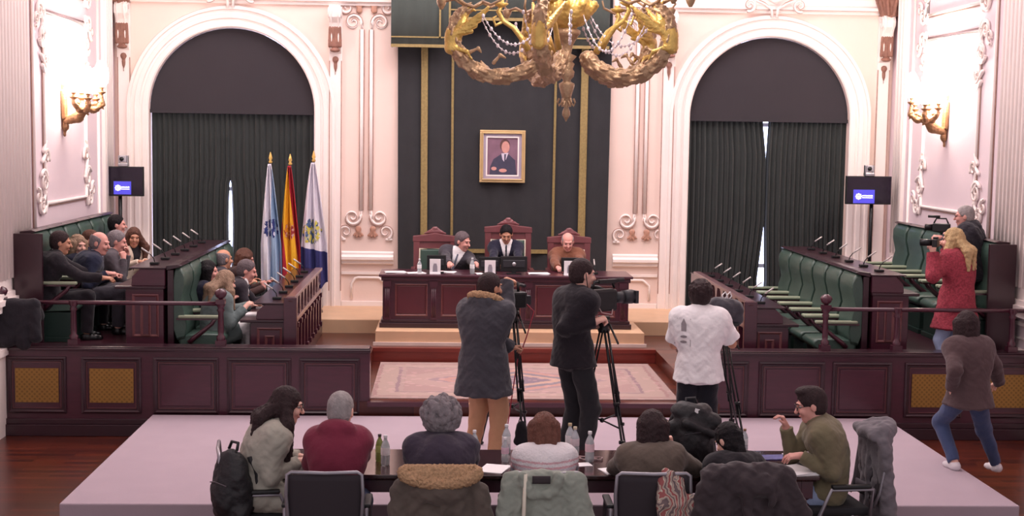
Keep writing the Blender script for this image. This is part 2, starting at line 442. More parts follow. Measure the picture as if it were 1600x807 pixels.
    def addtr(S_, g_):
        for p in tr:
            if p[0] == 'e': S_.p.append(('e', p[1], p[2]+g_, p[3], p[4]))
            else: S_.p.append(('c', p[1], p[2], p[3]+g_, p[4]+g_, p[5], False, False))
    addtr(Tt, t)
    for p in trap: Tt.p.append(('c', p[1]-T*.012, p[2], p[3]+t*.6, p[4]+t, .05, False, False))
    if o['hem'] > 0:
        if legs == 'stand':
            Tt.cone(pel+U*.06*s, pel-U*o['hem'], .15*bw*s+t*.5, .155*bw*s+t+o['flare'], k=.05, cap=True)
            # flattened: second lobes left and right
            for sg in (-1, 1): Tt.cone(pel+U*.05+Rt*sg*.06*s, pel-U*o['hem']+Rt*sg*.07*s, .11*bw*s+t, .12*bw*s+t+o['flare'], k=.05, cap=True)
        else:
            for k in 'LR':
                hp_, kn_, an_ = leg[k]; fr = min(1, o['hem']/.43)
                Tt.cone(hp_, hp_+(kn_-hp_)*fr, .09*s*bw+t, .075*s*bw+t, k=.05, cap=True)
    for k in 'LR':
        S, E, Wt = arm[k]; sl = o['sleeve']
        if sl >= 1: 
            Tt.cone(S, E, .052*s+t, .042*s+t, k=o['k']); Tt.cone(E, E+(Wt-E)*.98, .042*s+t, .029*s+t, k=.02, cap=True)
        elif sl > .5:
            Tt.cone(S, E, .052*s+t, .042*s+t, k=o['k']); Tt.cone(E, E+(Wt-E)*((sl-.5)*2), .046*s+t, .04*s+t, k=.02, cap=True)
        else: Tt.cone(S, S+(E-S)*sl*2, .058*s+t, .058*s+t*1.4, k=o['k'], cap=True)
    if o['hood']:
        Tt.ell(neck-Fs*.085*s+T*.035*s, V(.135, .075, .075)*s, C, .03); 
        for sg in (-1, 1): Tt.cone(neck+Rs*sg*.10*s+T*.03*s-Fs*.03*s, neck+Rs*sg*.05*s+Fs*.085*s-T*.03*s, .035*s, .026*s, k=.02)
        if o['hood'] == 'up': Tt.ell(hd(0, -.03, .0), V(.1, .12, .13)*q, H, .03)
    if o['collar'] == 'self':
        for i in range(10):
            a0, a1 = 2*PI*i/10, 2*PI*(i+1)/10
            f = lambda a: neck+Rs*math.sin(a)*.068*s+Fs*(math.cos(a)*.066+.012)*s+T*(.038-.022*math.cos(a))*s
            Tt.cone(f(a0), f(a1), .017, .017, k=.012)
    Tt.noise(o['fold'], 24, rnd)
    if o['fold'] > .003: Tt.noise(o['fold']*.4, 55, rnd+1)
    if o['vee'] or o['open']:
        smat, tie, depth = (o['vee'] or o['open'])
        # shirt front: slightly prouder than the jacket, inside a V
        Sh = SDF(); 
        addtr(Sh, t+.006)
        for p in trap: Sh.p.append(('c', p[1], p[2], p[3]+t*.6+.005, p[4]+t, .05, False, False))
        bot = neck-T*depth*s+Fs*.1
        for sg in (-1, 1):
            nn = unit(Rs*sg*depth-T*.0+(-T)*.075*1.0); nn = unit(Rs*sg*depth - T*.08)
            Sh.clip(bot, nn)
        Sh.clip(neck+Fs*.02, -Fs)
        Sh.build('shirt_front', smat, root, h)
        if tie is not None:
            Ti = SDF(); 
            for j in range(8):
                z0 = depth*j/8; 
                def on(z): return neck-T*(z+.01)*s+Fs*((.092+t if z > .05 else .078+t)+.018)*s-Fs*hunch*.9*min(1, z/.14)*s + Fs*.02*min(1, z/.15)*s
                Ti.cone(on(z0), on(z0+depth/8), .012+.012*j/8, .013+.012*j/8, k=.005)
            Ti.build('tie', tie, root, h)
    name = dict(jacket='jacket', sweater='sweater', tshirt='tshirt', coat='coat', shirt='shirt', hoodie='hoodie', suit='suit_jacket').get(kind, kind)
    Tt.build(name, tm, root, h)
    if o['collar'] not in (None, 'self'):
        Cc = SDF()
        for i in range(12):
            a0, a1 = 2*PI*i/12, 2*PI*(i+1)/12
            f = lambda a: neck+Rs*math.sin(a)*.062*s+Fs*(math.cos(a)*.06+.012)*s+T*(.045-.03*math.cos(a))*s
            Cc.cone(f(a0), f(a1), .0165, .0165, k=.008)
        Cc.build('collar', o['collar'], root, h)
    if o['fur']:
        Fu = SDF()
        for i in range(12):
            a0, a1 = -.9*PI+1.8*PI*i/12+PI, -.9*PI+1.8*PI*(i+1)/12+PI
            f = lambda a: neck+Rs*math.sin(a)*.14*s+Fs*(math.cos(a)*.10-.02)*s+T*(.055-.045*math.cos(a))*s
            Fu.cone(f(a0), f(a1), .038, .038, k=.02)
        Fu.noise(.010, 120, rnd, 'curl'); Fu.build('fur_trim', o['fur'], root, h)
    # ---- trousers
    if bottom is not None:
        Tr = SDF(); tt = .012
        Tr.ell(pel, V(.172*bw*(1.05 if female else 1), .13*bw, .11)*s, HB, .04)
        slim = .0 if female else .012
        for k in 'LR':
            hp_, kn_, an_ = leg[k]
            Tr.cone(hp_, kn_, .09*s*bw+tt, .062*s+tt+slim, k=.04); Tr.cone(kn_, kn_+(an_-kn_)*.97, .062*s+tt+slim*.8, .042*s+tt+slim, k=.03, cap=True)
        Tr.noise(.005, 22, rnd+5); Tr.build('trousers', bottom, root, h)
    if shoes is not None:
        for k in 'LR':
            an_ = leg[k][2]; Sx = SDF()
            Sx.cone(an_-U*.035*s-F*.03*s, an_-U*.045*s+F*.09*s, .043*s, .037*s, k=.02); Sx.cone(an_-U*.045*s+F*.09*s, an_-U*.05*s+F*.15*s, .037*s, .028*s, k=.02)
            Sx.cone(an_+U*.0*s, an_-U*.04*s, .044*s, .045*s, k=.02, cap0=True)
            Sx.clip(an_-U*.073*s, -U); Sx.build('shoe', shoes, root, h)
    # ---- hair
    if hair is not None:
        st, hm = hair[0], hair[1]; Hh = SDF(); g = .010; o_t = t
        def cap(th, drop=0., fringe=.052, gx=0.):
            Hh.ell(hd(0, -.016, .028), V(.074+th+gx, .094+th, .088+th)*q, H, .01)
            Hh.ell(hd(0, -.03, -.03-drop), V(.068+th+gx, .068+th, .07+drop)*q, H, .03)
        if st == 'short':
            cap(.010); Hh.clip(hd(0, .072, .062), fwd*1.0-hz*.55); Hh.clip(hd(0, -.02, -.075), -hz+fwd*.25)
            Hh.clip(hd(0, .012, -.01), fwd*1.-hz*.25, None, None) if False else None
            for sg in (-1, 1): Hh.sub(hd(sg*.075, .05, -.055), V(.05, .062, .06)*q, H, .01)
            Hh.sub(hd(0, .10, -.03), V(.085, .06, .085)*q, H, .012); Hh.noise(.003, 90, rnd, 'curl')
        elif st == 'quiff':
            cap(.012); Hh.ell(hd(0, .035, .105), V(.06, .055, .03)*q, H, .03); Hh.clip(hd(0, -.02, -.075), -hz+fwd*.25)
            for sg in (-1, 1): Hh.sub(hd(sg*.075, .05, -.055), V(.05, .06, .06)*q, H, .01)
            Hh.sub(hd(0, .105, -.025), V(.085, .06, .082)*q, H, .012); Hh.noise(.004, 80, rnd, 'curl')
        elif st == 'bald':
            cap(.007); Hh.sub(hd(0, .03, .10), V(.072, .13, .085)*q, H, .012); Hh.sub(hd(0, .10, -.02), V(.1, .085, .12)*q, H, .012)
            Hh.clip(hd(0, -.02, -.07), -hz+fwd*.25); Hh.noise(.002, 90, rnd, 'curl')
        elif st == 'curly':
            cap(.022, .0, gx=.006); Hh.ell(hd(0, -.03, .03), V(.112, .115, .105)*q, H, .02); Hh.ell(hd(0, -.045, -.045), V(.112, .08, .07)*q, H, .03)
            for i in range(230):
                a = rng.random()*2*PI; cz = rng.uniform(-.75, 1); cr_ = math.sqrt(max(0, 1-cz*cz)); rr_ = .012+.012*rng.random()
                Hh.ell(hd(.122*cr_*math.cos(a), -.03+.120*cr_*math.sin(a), .015+.118*cz), V(rr_, rr_, rr_*1.3)*q, H, .006)
            Hh.sub(hd(0, .125, -.045), V(.07, .07, .09)*q, H, .012); Hh.noise(.003, 130, rnd, 'curl')
        elif st == 'curlshort':
            cap(.016); Hh.ell(hd(0, -.02, .04), V(.092, .105, .09)*q, H, .02)
            for i in range(170):
                a = rng.random()*2*PI; cz = rng.uniform(-.6, 1); cr_ = math.sqrt(max(0, 1-cz*cz)); rr_ = .010+.008*rng.random()
                Hh.ell(hd(.092*cr_*math.cos(a), -.02+.105*cr_*math.sin(a), .035+.09*cz), V(rr_, rr_, rr_)*q, H, .005)
            Hh.clip(hd(0, -.03, -.075), -hz+fwd*.2)
            Hh.sub(hd(0, .12, -.03), V(.09, .07, .09)*q, H, .012)
        elif st in ('long', 'wavy', 'bob', 'tail'):
            cap(.014, .02)
            ln = hair[2] if len(hair) > 2 else .3
            if st == 'bob':
                for x, y in ((-.07, -.02), (.07, -.02), (-.04, -.07), (.04, -.07), (0, -.08), (-.075, .02), (.075, .02)):
                    Hh.cone(hd(x, y, .02), hd(x*1.12, y*1.05, -.13), .045*q, .032*q, k=.03)
            elif st == 'tail':
                Hh.ell(hd(0, -.095, .01), V(.03, .035, .03)*q, H, .02)
                tp = hc-fwd*.11*q; t1_ = neck-Fs*(.075+t)*s+Rs*.03; t2_ = neck-T*.24*s-Fs*(.135+t)*s+Rs*.05; Hh.cone(tp, t1_, .030*q, .042*q, k=.02); Hh.cone(t1_, t2_, .042*q, .016*q, k=.02)
            else:
                for x, y in ((-.07, .0), (.07, .0), (-.045, -.06), (.045, -.06), (0, -.075)):
                    a = hd(x, y, .0); b_ = neck+(rt*x*1.5+fwd*(y*1.0-.02))*q*1.1+T*.03*s
                    b_ = a+(b_-a)*.95; c_ = b_-T*(ln-.15)*s-Fs*(.045+o_t)*s+Rs*x*.5
                    b_ = b_-Fs*(.03+o_t*.8)*s
                    if y == 0.: 
                        b_ = b_+Fs*(.10+o_t)*s; c_ = b_-T*(ln-.15)*s+Fs*(.05+o_t*.6)*s-Rs*x*.3
                    Hh.cone(a, b_, .042*q, .048*q, k=.03); Hh.cone(b_, c_, .048*q, .026*q, k=.04)
            Hh.sub(hd(0, .105, -.045), V(.056, .062, .105)*q, H, .012)
            Hh.noise(.007 if st != 'wavy' else .012, 55, rnd, 'curl'); Hh.noise(.002, 160, rnd, 'sin')
        Hh.build('hair', hm, root, h)
    # ---- face details
    dk = mat('eye dark', (38,26,24), rough=.3); ww = mat('eye white', (188,172,166), rough=.4)
    if h < .02:
        ebm = hair[1] if hair is not None and hair[0] != 'none' else mat('brow grey', (110,100,98))
        for sg in (-1, 1):
            if h > .0085:
                m2 = MB(); m2.ball(tuple(hd(sg*.031, .088, .002)), (.0125*q, .007*q, .006*q), 8, 6); m2.build('eye', dk, root, world=True)
                continue
            e = thing('eye', None, None); e.parent = root; e.location = Vector(hd(sg*.031, .0762, .004))-root.location
            m_ = MB(); m_.ball((0, 0, 0), .0112*q, 10, 8); m_.build('eyeball', ww, e)
            m2 = MB(); c2 = fwd*.0098*q; m2.ball(tuple(c2), .0052*q, 8, 6); m2.build('iris', dk, e)
            eb = MB(); eb.tube([tuple(hd(sg*.014, .0985, .026)), tuple(hd(sg*.03, .097, .031)), tuple(hd(sg*.048, .083, .025))], [.0028*q, .0035*q, .0018*q], 6)
            eb.build('eyebrow', ebm, root, world=True)
        li = MB(); li.tube([tuple(hd(-.024, .0855, -.066)), tuple(hd(-.01, .096, -.0655)), tuple(hd(.01, .096, -.0655)), tuple(hd(.024, .0855, -.066))], [.002*q, .0042*q, .0042*q, .002*q], 6)
        li.build('lips', mat('lips', (176,98,98), rough=.5), root, world=True)
    if beard is not None:
        Bd = SDF(); Bd.ell(hd(0, .03, -.045), V(.0635, .069, .088)*q, H, .02); Bd.ell(hd(0, .058, -.1), V(.034, .03, .028)*q, H, .025)
        Bd.clip(hd(0, 0, -.04), hz-fwd*.1); Bd.sub(hd(0, .1, -.066), V(.026, .03, .009)*q, H, .004); Bd.clip(hd(0, 0, 0), -fwd); Bd.noise(.002, 120, rnd, 'curl')
        Bd.build('beard', beard, root, h)
    if moustache is not None:
        mm = MB(); mm.tube([tuple(hd(-.027, .085, -.058)), tuple(hd(0, .1, -.05)), tuple(hd(.027, .085, -.058))], [.003*q, .007*q, .003*q], 6); mm.build('moustache', moustache, root, world=True)
    if glasses is not None:
        for sg in (-1, 1):
            g = MB(); ring = [tuple(hd(sg*.032+.022*math.cos(a), .107-.006*abs(math.cos(a)), .002+.017*math.sin(a))) for a in np.linspace(0, 2*PI, 17)]
            g.tube(ring, .0022*q, 6, caps=False); g.tube([hd(sg*.054, .1, .006), hd(sg*.076, .0, .004)], .002*q, 6)
            if sg == 1: g.tube([hd(-.01, .108, .005), hd(.01, .108, .005)], .0018*q, 6)
            g.build('glasses_rim', glasses, root, world=True)
    info = dict(neck=neck, hd=hd, chest=chest, T=T, F=F, R=Rt, U=U, Fs=Fs, Rs=Rs, arm=arm, leg=leg, C=C, root=root, pel=pel, s=s, tr=tr, t=t)
    return info
# ---------------------------------------------------------------- materials of the place
wallm = mat('cream plaster', (236,212,202), rough=.75, var=.02, scale=3, bump=.04, bscale=30)
wallp = mat('pinkish grey plaster', (226,208,214), rough=.75, var=.02, scale=3, bump=.04, bscale=30)
trimm = mat('white stucco', (246,234,230), rough=.6, var=.02, scale=5)
trimd = mat('brown stucco outlines', (176,140,128), rough=.7, var=.25, scale=12)  # darker tone for thin lines along the mouldings
bronze = mat('brown patina stucco', (140,98,84), rough=.6, var=.3, scale=14, bump=.3)
wood = mat('burgundy varnished wood', (72,31,46), rough=.28, var=.18, scale=5, stretch=(1,1,6), coat=.4, spec=.5)
woodl = mat('paler varnish edges', (112,66,68), rough=.3, var=.2, scale=8, coat=.4)  # paler wood tone for panel mouldings and inlay lines
woodd = mat('dark varnished wood', (50,24,34), rough=.3, var=.15, scale=5, coat=.3)
green = mat('green leather', (64,86,77), rough=.38, var=.12, scale=5, bump=.12, bscale=50, spec=.55)
greenp = mat('pale green leather', (150,160,136), rough=.45, var=.1, scale=6)
beige = mat('beige laminate', (214,176,142), rough=.45, var=.08, scale=4)
grey = mat('grey carpet', (178,162,172), rough=.95, var=.03, scale=3, bump=.15, bscale=160, spec=.1)
velvet = mat('dark green velvet', (50,50,53), rough=.9, var=.12, scale=4, bump=.15, bscale=60, sheen=.3, spec=.15)
curtm = mat('dark green curtain cloth', (48,52,52), rough=.9, var=.12, scale=4, sheen=.25, spec=.15)
lunm = mat('charcoal lunette cloth', (54,50,55), rough=.92, var=.05, scale=3, sheen=.35, spec=.15)
goldb = mat('gold braid', (146,126,80), rough=.7, var=.25, scale=30, metal=0)
gold = mat('gilded bronze', (214,176,100), rough=.36, metal=.55, var=.3, scale=14, bump=.3, bscale=60)
goldr = mat('rose gilded bronze', (172,138,108), rough=.4, metal=.45, var=.3, scale=14, bump=.3, bscale=60)
black = mat('black plastic', (20,20,23), rough=.45, var=.05)
blackm = mat('black metal', (26,26,29), rough=.35, metal=.5, var=.05)
steel = mat('brushed steel', (178,178,184), rough=.3, metal=.8, var=.05)
paper = mat('white paper', (240,238,240), rough=.8, var=.02)
def parquet():
    m = bpy.data.materials.new('reddish parquet'); m.use_nodes = True; nt = m.node_tree; N = nt.nodes; L = nt.links; b = N['Principled BSDF']
    tc = N.new('ShaderNodeTexCoord'); br = N.new('ShaderNodeTexBrick'); L.new(tc.outputs['Object'], br.inputs['Vector'])
    br.inputs['Scale'].default_value = 1; br.inputs['Brick Width'].default_value = .7; br.inputs['Row Height'].default_value = .09; br.inputs['Mortar Size'].default_value = .003
    br.inputs['Color1'].default_value = lin((112,48,30))+(1,); br.inputs['Color2'].default_value = lin((72,28,24))+(1,); br.inputs['Mortar'].default_value = lin((34,14,14))+(1,)
    no = N.new('ShaderNodeTexNoise'); no.inputs['Scale'].default_value = 1.3; L.new(tc.outputs['Object'], no.inputs['Vector'])
    mx = N.new('ShaderNodeMix'); mx.data_type = 'RGBA'; mx.blend_type = 'MULTIPLY'; mx.inputs[0].default_value = .5
    L.new(br.outputs[0], mx.inputs[6]); L.new(no.outputs['Fac'], mx.inputs[7]); L.new(mx.outputs[2], b.inputs['Base Color'])
    b.inputs['Roughness'].default_value = .28; return m
parq = parquet()
XL, XR, YB = -4.95, 6.75, 21.3
CX = .88
def struct(name, mb, m, **k): return tag(mb.build(name, m, None, **k), kind='structure')
# floors
mb = MB(); mb.box(XL-.2, XR+.2, 7.5, 15.75, -.12, 0); struct('floor', mb, parq)
mb = MB(); mb.box(-1.2, 3.1, 15.56, 18.5, 0, .4); mb.cur = 1; mb.box(-.86, 2.69, 15.5, 15.57, .355, .405); struct('floor', mb, [parq, wood])
mb = MB(); mb.box(-1.9, 3.7, 18.36, 19.8, .3, .576); mb.box(XL, -.95, 15.78, YB, 0, .575); mb.box(2.78, XR, 15.78, YB, 0, .575); mb.cur = 1
mb.box(-.95, 2.78, 18.33, 18.40, .53, .582); mb.box(-1.7, 3.45, 18.34, 18.36, .40, .53)
struct('floor', mb, [parq, mat('red brown step riser', (120,44,36), rough=.3, var=.2, stretch=(.4,1,8))])
mb = MB(); mb.box(XL, -3.2, 15.8, 20.5, .5, .95); mb.box(4.95, XR, 16.09, 20.5, .5, .95); struct('floor', mb, wood)
o = MB().box(-1.85, 3.66, 19.72, YB, .5, .77).build('floor', beige, None, bevel=.01); tag(o, kind='structure')
mb = MB(); mb.box(-.93, 2.66, 18.6, 19.8, .5, .762); mb.cur = 1; mb.box(-.96, 2.69, 18.57, 18.6, .5, .62); struct('floor', mb, [beige, mat('pale skirting', (226,205,196), rough=.5)])
# platform
mb = MB(); mb.box(-3.22, 4.98, 11.73, 15.48, 0, .257)
tag(mb.build('stage_platform', grey, None, bevel=.012), 'low wide platform covered in pale grey carpet, under the standing camera crew', 'platform')
# carpet with faded pattern
def carpetm():
    m = bpy.data.materials.new('faded pink rug'); m.use_nodes = True; nt = m.node_tree; N = nt.nodes; L = nt.links; b = N['Principled BSDF']
    tc = N.new('ShaderNodeTexCoord'); mp = N.new('ShaderNodeMapping'); mp.inputs['Location'].default_value = (-CX, -16.95, 0); L.new(tc.outputs['Object'], mp.inputs[0])
    sp = N.new('ShaderNodeSeparateXYZ'); L.new(mp.outputs[0], sp.inputs[0])
    def mth(op, a, b_=None):
        n = N.new('ShaderNodeMath'); n.operation = op
        for i, x in enumerate((a, b_)):
            if x is None: continue
            if isinstance(x, (int, float)): n.inputs[i].default_value = x
            else: L.new(x, n.inputs[i])
        return n.outputs[0]
    ax, ay = mth('ABSOLUTE', sp.outputs[0]), mth('ABSOLUTE', sp.outputs[1])
    d1 = mth('ADD', mth('MULTIPLY', ax, .75), ay)                   # central lozenge
    bx = mth('SUBTRACT', 1.78, ax); by = mth('SUBTRACT', 1.18, ay); e = mth('MINIMUM', bx, by)   # distance to border
    no = N.new('ShaderNodeTexNoise'); no.inputs['Scale'].default_value = 9; no.inputs['Detail'].default_value = 6; L.new(tc.outputs['Object'], no.inputs['Vector'])
    def ramp(v, stops):
        v = mth('ADD', v, mth('MULTIPLY', mth('SUBTRACT', no.outputs['Fac'], .5), .10))
        r = N.new('ShaderNodeValToRGB'); el = r.color_ramp.elements; r.color_ramp.interpolation = 'CONSTANT'
        for i, (p, c) in enumerate(stops):
            q = el[i] if i < 2 else el.new(p)
            q.position = p; q.color = lin(c)+(1,)
        L.new(v, r.inputs[0]); return r.outputs[0]
    A = ramp(e, [(0, (163,139,134)), (.07, (156,125,123)), (.11, (170,147,139)), (.32, (144,120,125)), (.36, (166,142,137)), (.42, (158,129,125))])
    B = ramp(mth('MULTIPLY', d1, .6), [(0, (129,113,125)), (.2, (182,151,137)), (.28, (129,120,129)), (.36, (177,137,129)), (.45, (151,129,134)), (.5, (170,144,139)), (.75, (163,135,132))])
    mx = N.new('ShaderNodeMix'); mx.data_type = 'RGBA'; L.new(mth('GREATER_THAN', e, .42), mx.inputs[0]); L.new(A, mx.inputs[6]); L.new(B, mx.inputs[7])
    wv = N.new('ShaderNodeTexVoronoi'); wv.inputs['Scale'].default_value = 7; L.new(tc.outputs['Object'], wv.inputs['Vector'])
    m2 = N.new('ShaderNodeMix'); m2.data_type = 'RGBA'; m2.inputs[7].default_value = lin((196,160,158))+(1,)
    L.new(mth('LESS_THAN', wv.outputs['Distance'], .30), m2.inputs[0]); L.new(mx.outputs[2], m2.inputs[6])
    m3 = N.new('ShaderNodeMix'); m3.data_type = 'RGBA'; m3.inputs[0].default_value = .4; L.new(mx.outputs[2], m3.inputs[6]); L.new(m2.outputs[2], m3.inputs[7])
    L.new(m3.outputs[2], b.inputs['Base Color']); b.inputs['Roughness'].default_value = .95; return m
mb = MB(); mb.box(-.84, 2.66, 15.72, 18.22, .4, .412); tag(mb.build('rug', carpetm(), None), 'large faded pink rug with geometric border in front of the presidency table', 'rug')
# ---------------------------------------------------------------- walls
SPR, RAD = 3.69, 1.225
ARCH = (-3.22, 4.885)
mb = MB()
ZT = 7.6
def arch_bay(x0, x1, xc):
    n = 36; y = YB
    pts = [(xc+RAD*math.cos(PI-PI*i/n), SPR+RAD*math.sin(PI*i/n)) for i in range(n+1)]
    mb.add([(x0,y,0),(xc-RAD,y,0),(xc-RAD,y,ZT),(x0,y,ZT)], [(0,1,2,3)]); mb.add([(xc+RAD,y,0),(x1,y,0),(x1,y,ZT),(xc+RAD,y,ZT)], [(0,1,2,3)])
    for i in range(n):
        a, b = pts[i], pts[i+1]; mb.add([(a[0],y,a[1]),(b[0],y,b[1]),(b[0],y,ZT),(a[0],y,ZT)], [(0,1,2,3)])
    rv = [(xc-RAD, 0)]+pts+[(xc+RAD, 0)]
    for i in range(len(rv)-1):
        a, b = rv[i], rv[i+1]; mb.add([(a[0],y,a[1]),(b[0],y,b[1]),(b[0],y+.35,b[1]),(a[0],y+.35,a[1])], [(0,1,2,3)])
arch_bay(XL-.2, CX, ARCH[0]); arch_bay(CX, XR+.2, ARCH[1])
struct('wall_back', mb, wallm)
mb = MB(); mb.box(XL-.2, XL, 7.5, YB+.3, 0, ZT); struct('wall_left', mb, wallp)
mb = MB(); mb.box(XR, XR+.2, 7.5, YB+.3, 0, ZT); struct('wall_right', mb, wallp)
mb = MB(); mb.box(XL-.2, XR+.2, 7.5, YB+.6, ZT, ZT+.2); struct('ceiling', mb, wallm)
# windows behind the curtains
def skyglass():
    m = bpy.data.materials.new('daylit window glass'); m.use_nodes = True; b = m.node_tree.nodes['Principled BSDF']
    b.inputs['Base Color'].default_value = (.5,.6,.9,1); b.inputs['Emission Color'].default_value = (.62,.68,1,1); b.inputs['Emission Strength'].default_value = 5; return m
sg_ = skyglass()
for i, xc in enumerate(ARCH):
    mb = MB(); mb.box(xc-RAD-.02, xc+RAD+.02, YB+.5, YB+.52, 0, SPR+RAD+.05)
    w_ = tag(mb.build('window_%d' % (i+1), sg_, None), kind='structure')
    fm = MB()
    for x in (-1.2, -.4, .4, 1.2): fm.box(xc+x-.03, xc+x+.03, YB+.46, YB+.5, 0, SPR+RAD)
    for z in (1.4, 2.5, 3.6): fm.box(xc-1.2, xc+1.2, YB+.46, YB+.5, z-.03, z+.03)
    fm.build('window_frame', trimm, w_)
# archivolts: stepped moulding swept round each arch
prof = [(0,-.01),(0,.03),(.02,.05),(.09,.05),(.10,.03),(.13,.03),(.14,.065),(.20,.075),(.21,.05),(.26,.05),(.27,.09),(.31,.09),(.33,.02),(.33,-.01)]
tn = [0]
def trim(mb, m=trimm, **k):
    tn[0] += 1; return struct('trim_%d' % tn[0], mb, m, **k)
for xc in ARCH:
    path = [((xc-RAD, YB, .3), (-1,0,0), (0,-1,0)), ((xc-RAD, YB, SPR), (-1,0,0), (0,-1,0))]
    for i in range(1, 48):
        a = PI-PI*i/48; c, s_ = math.cos(a), math.sin(a); path.append(((xc+RAD*c, YB, SPR+RAD*s_), (c,0,s_), (0,-1,0)))
    path += [((xc+RAD, YB, SPR), (1,0,0), (0,-1,0)), ((xc+RAD, YB, .3), (1,0,0), (0,-1,0))]
    mb = MB(); mb.ribbon(path, prof); trim(mb)
# entablature over the arches
mb = MB()
zc = 5.27
for a, b in ((XL, -.82), (2.56, XR)):
    mb.prism([(YB, zc), (YB-.05, zc), (YB-.05, zc+.03), (YB-.09, zc+.05), (YB-.09, zc+.10), (YB-.03, zc+.12), (YB-.03, zc+.34), (YB-.16, zc+.40), (YB-.16, zc+.46), (YB, zc+.5)], a, b, 'x')
    mb.cur = 1; mb.box(a, b, YB-.093, YB-.05, zc+.045, zc+.053); mb.cur = 0
trim(mb, [trimm, trimd])
# pilasters and consoles
def scroll(mb, c, r0, turns=1.6, r=.018, sx=1, sz=1, ax='x', start=0., thick=None, n=26):
    """flat volute in the wall plane; ax = in-plane horizontal axis ('x' back wall, 'y' side wall)"""
    pts = []
    for i in range(n+1):
        t = i/n; a = start+turns*2*PI*t; rr = r0*(1-.82*t)
        u, w = math.cos(a)*rr*sx, math.sin(a)*rr*sz
        pts.append((c[0]+u, c[1], c[2]+w) if ax == 'x' else (c[0], c[1]+u, c[2]+w))
    mb.tube(pts, [r*(1.1-.5*i/n) for i in range(n+1)], 6)
for x in (-4.80, -1.68, 3.32, 6.60):
    mb = MB()
    mb.box(x-.095, x+.095, YB-.045, YB, .4, 5.25)
    mb.cur = 1
    for s_ in (-1, 1): mb.box(x+s_*.088-.007, x+s_*.088+.007, YB-.052, YB-.04, 1.0, 4.45)
    mb.cur = 0
    # console: S profile bracket with fluted scroll, acanthus bell and drop
    pr = [(YB, 5.25), (YB-.24, 5.25), (YB-.27, 5.18), (YB-.25, 5.08), (YB-.18, 5.0), (YB-.15, 4.9), (YB-.17, 4.8), (YB-.15, 4.68), (YB-.09, 4.58), (YB-.03, 4.55), (YB, 4.55)]
    mb.prism(pr, x-.085, x+.085, 'x')
    for s_ in (-1, 1): 
        mb.tube([(x+s_*.09, YB-.17+.07*math.cos(a), 5.15+.07*math.sin(a)) for a in np.linspace(0, 2*PI, 13)], .014, 6)
        mb.tube([(x+s_*.05, p[0]-.006, p[1]) for p in pr[1:9]], .010, 6)
    mb.cur = 2
    bl = SDF()
    for i in range(5):
        u = (i-2)*.038; bl.cone((x+u, YB-.165, 4.93), (x+u*1.05, YB-.15, 4.66), .022, .026, k=.01)
    bl.ell((x, YB-.14, 4.60), (.08, .05, .035), k=.02); bl.ell((x, YB-.06, 4.47), (.05, .035, .05), k=.03); bl.ell((x, YB-.05, 4.38), (.03, .025, .07), k=.03); bl.cone((x, YB-.05, 4.34), (x, YB-.05, 4.24), .018, .008)
    bl.noise(.006, 110, 1, 'curl')
    trim(mb, [trimm, trimd, bronze])
    tn[0] += 1; tag(bl.build('trim_%d' % tn[0], bronze, None, h=.012), kind='structure')
# rococo panel strips either side of the hanging
def leaf(sd, x, y, z, s, ang, ax='x'):
    for da in (-.7, -.25, .25, .7):
        u, w = math.sin(ang+da)*s, math.cos(ang+da)*s
        b = (x+u, y, z+w) if ax == 'x' else (x, y+u, z+w)
        sd.cone((x, y, z), b, s*.14, s*.2, k=s*.12)
for xc in (-1.22, 2.93):
    mb = MB(); y = YB-.012
    for s_ in (-1, 1):
        mb.cur = 0; mb.tube([(xc+s_*.07, y, 2.22), (xc+s_*.07, y, 4.92)], .028, 8)
        mb.cur = 1; mb.tube([(xc+s_*.038, y-.008, 2.22), (xc+s_*.038, y-.008, 4.92)], .008, 5); mb.tube([(xc+s_*.102, y-.004, 2.22), (xc+s_*.102, y-.004, 4.92)], .006, 5)
        for zz, dz in ((2.22, -1), (4.92, 1)):
            for c_, r_, o_ in ((0, .022, 0), (1, .008, .026)):
                mb.cur = c_
                mb.tube([(xc+s_*(.07+.02*t), y-o_*.5, zz+dz*.13*t) for t in (0, .5, 1)], r_, 6)
                scroll(mb, (xc+s_*.20, y-o_*.5, zz+dz*(.10+o_*.6)), .13+o_*.5, 1.5, r_*1.0, sx=-s_, sz=dz, start=-.3)
                scroll(mb, (xc+s_*.30, y-o_*.5, zz+dz*(.33-o_*.4)), .11+o_*.5, 1.4, r_*1.0, sx=s_, sz=-dz, start=-1.2)
            mb.cur = 0; mb.tube([(xc+s_*.30, y, zz+dz*.44), (xc+s_*.40, y, zz+dz*.44)], .02, 6)
    trim(mb, [trimm, trimd])
    sd = SDF()
    for zz, dz in ((2.22, -1), (4.92, 1)):
        for s_ in (-1, 1): leaf(sd, xc+s_*.11, YB-.03, zz+dz*.30, .10, 0 if dz > 0 else PI); sd.ell((xc+s_*.11, YB-.03, zz+dz*.28), (.05, .025, .05))
    sd.noise(.004, 100, 2, 'curl'); tn[0] += 1; tag(sd.build('trim_%d' % tn[0], mat('faded leaf gilding', (186,140,120), rough=.6, var=.3, scale=20), None, h=.012), kind='structure')
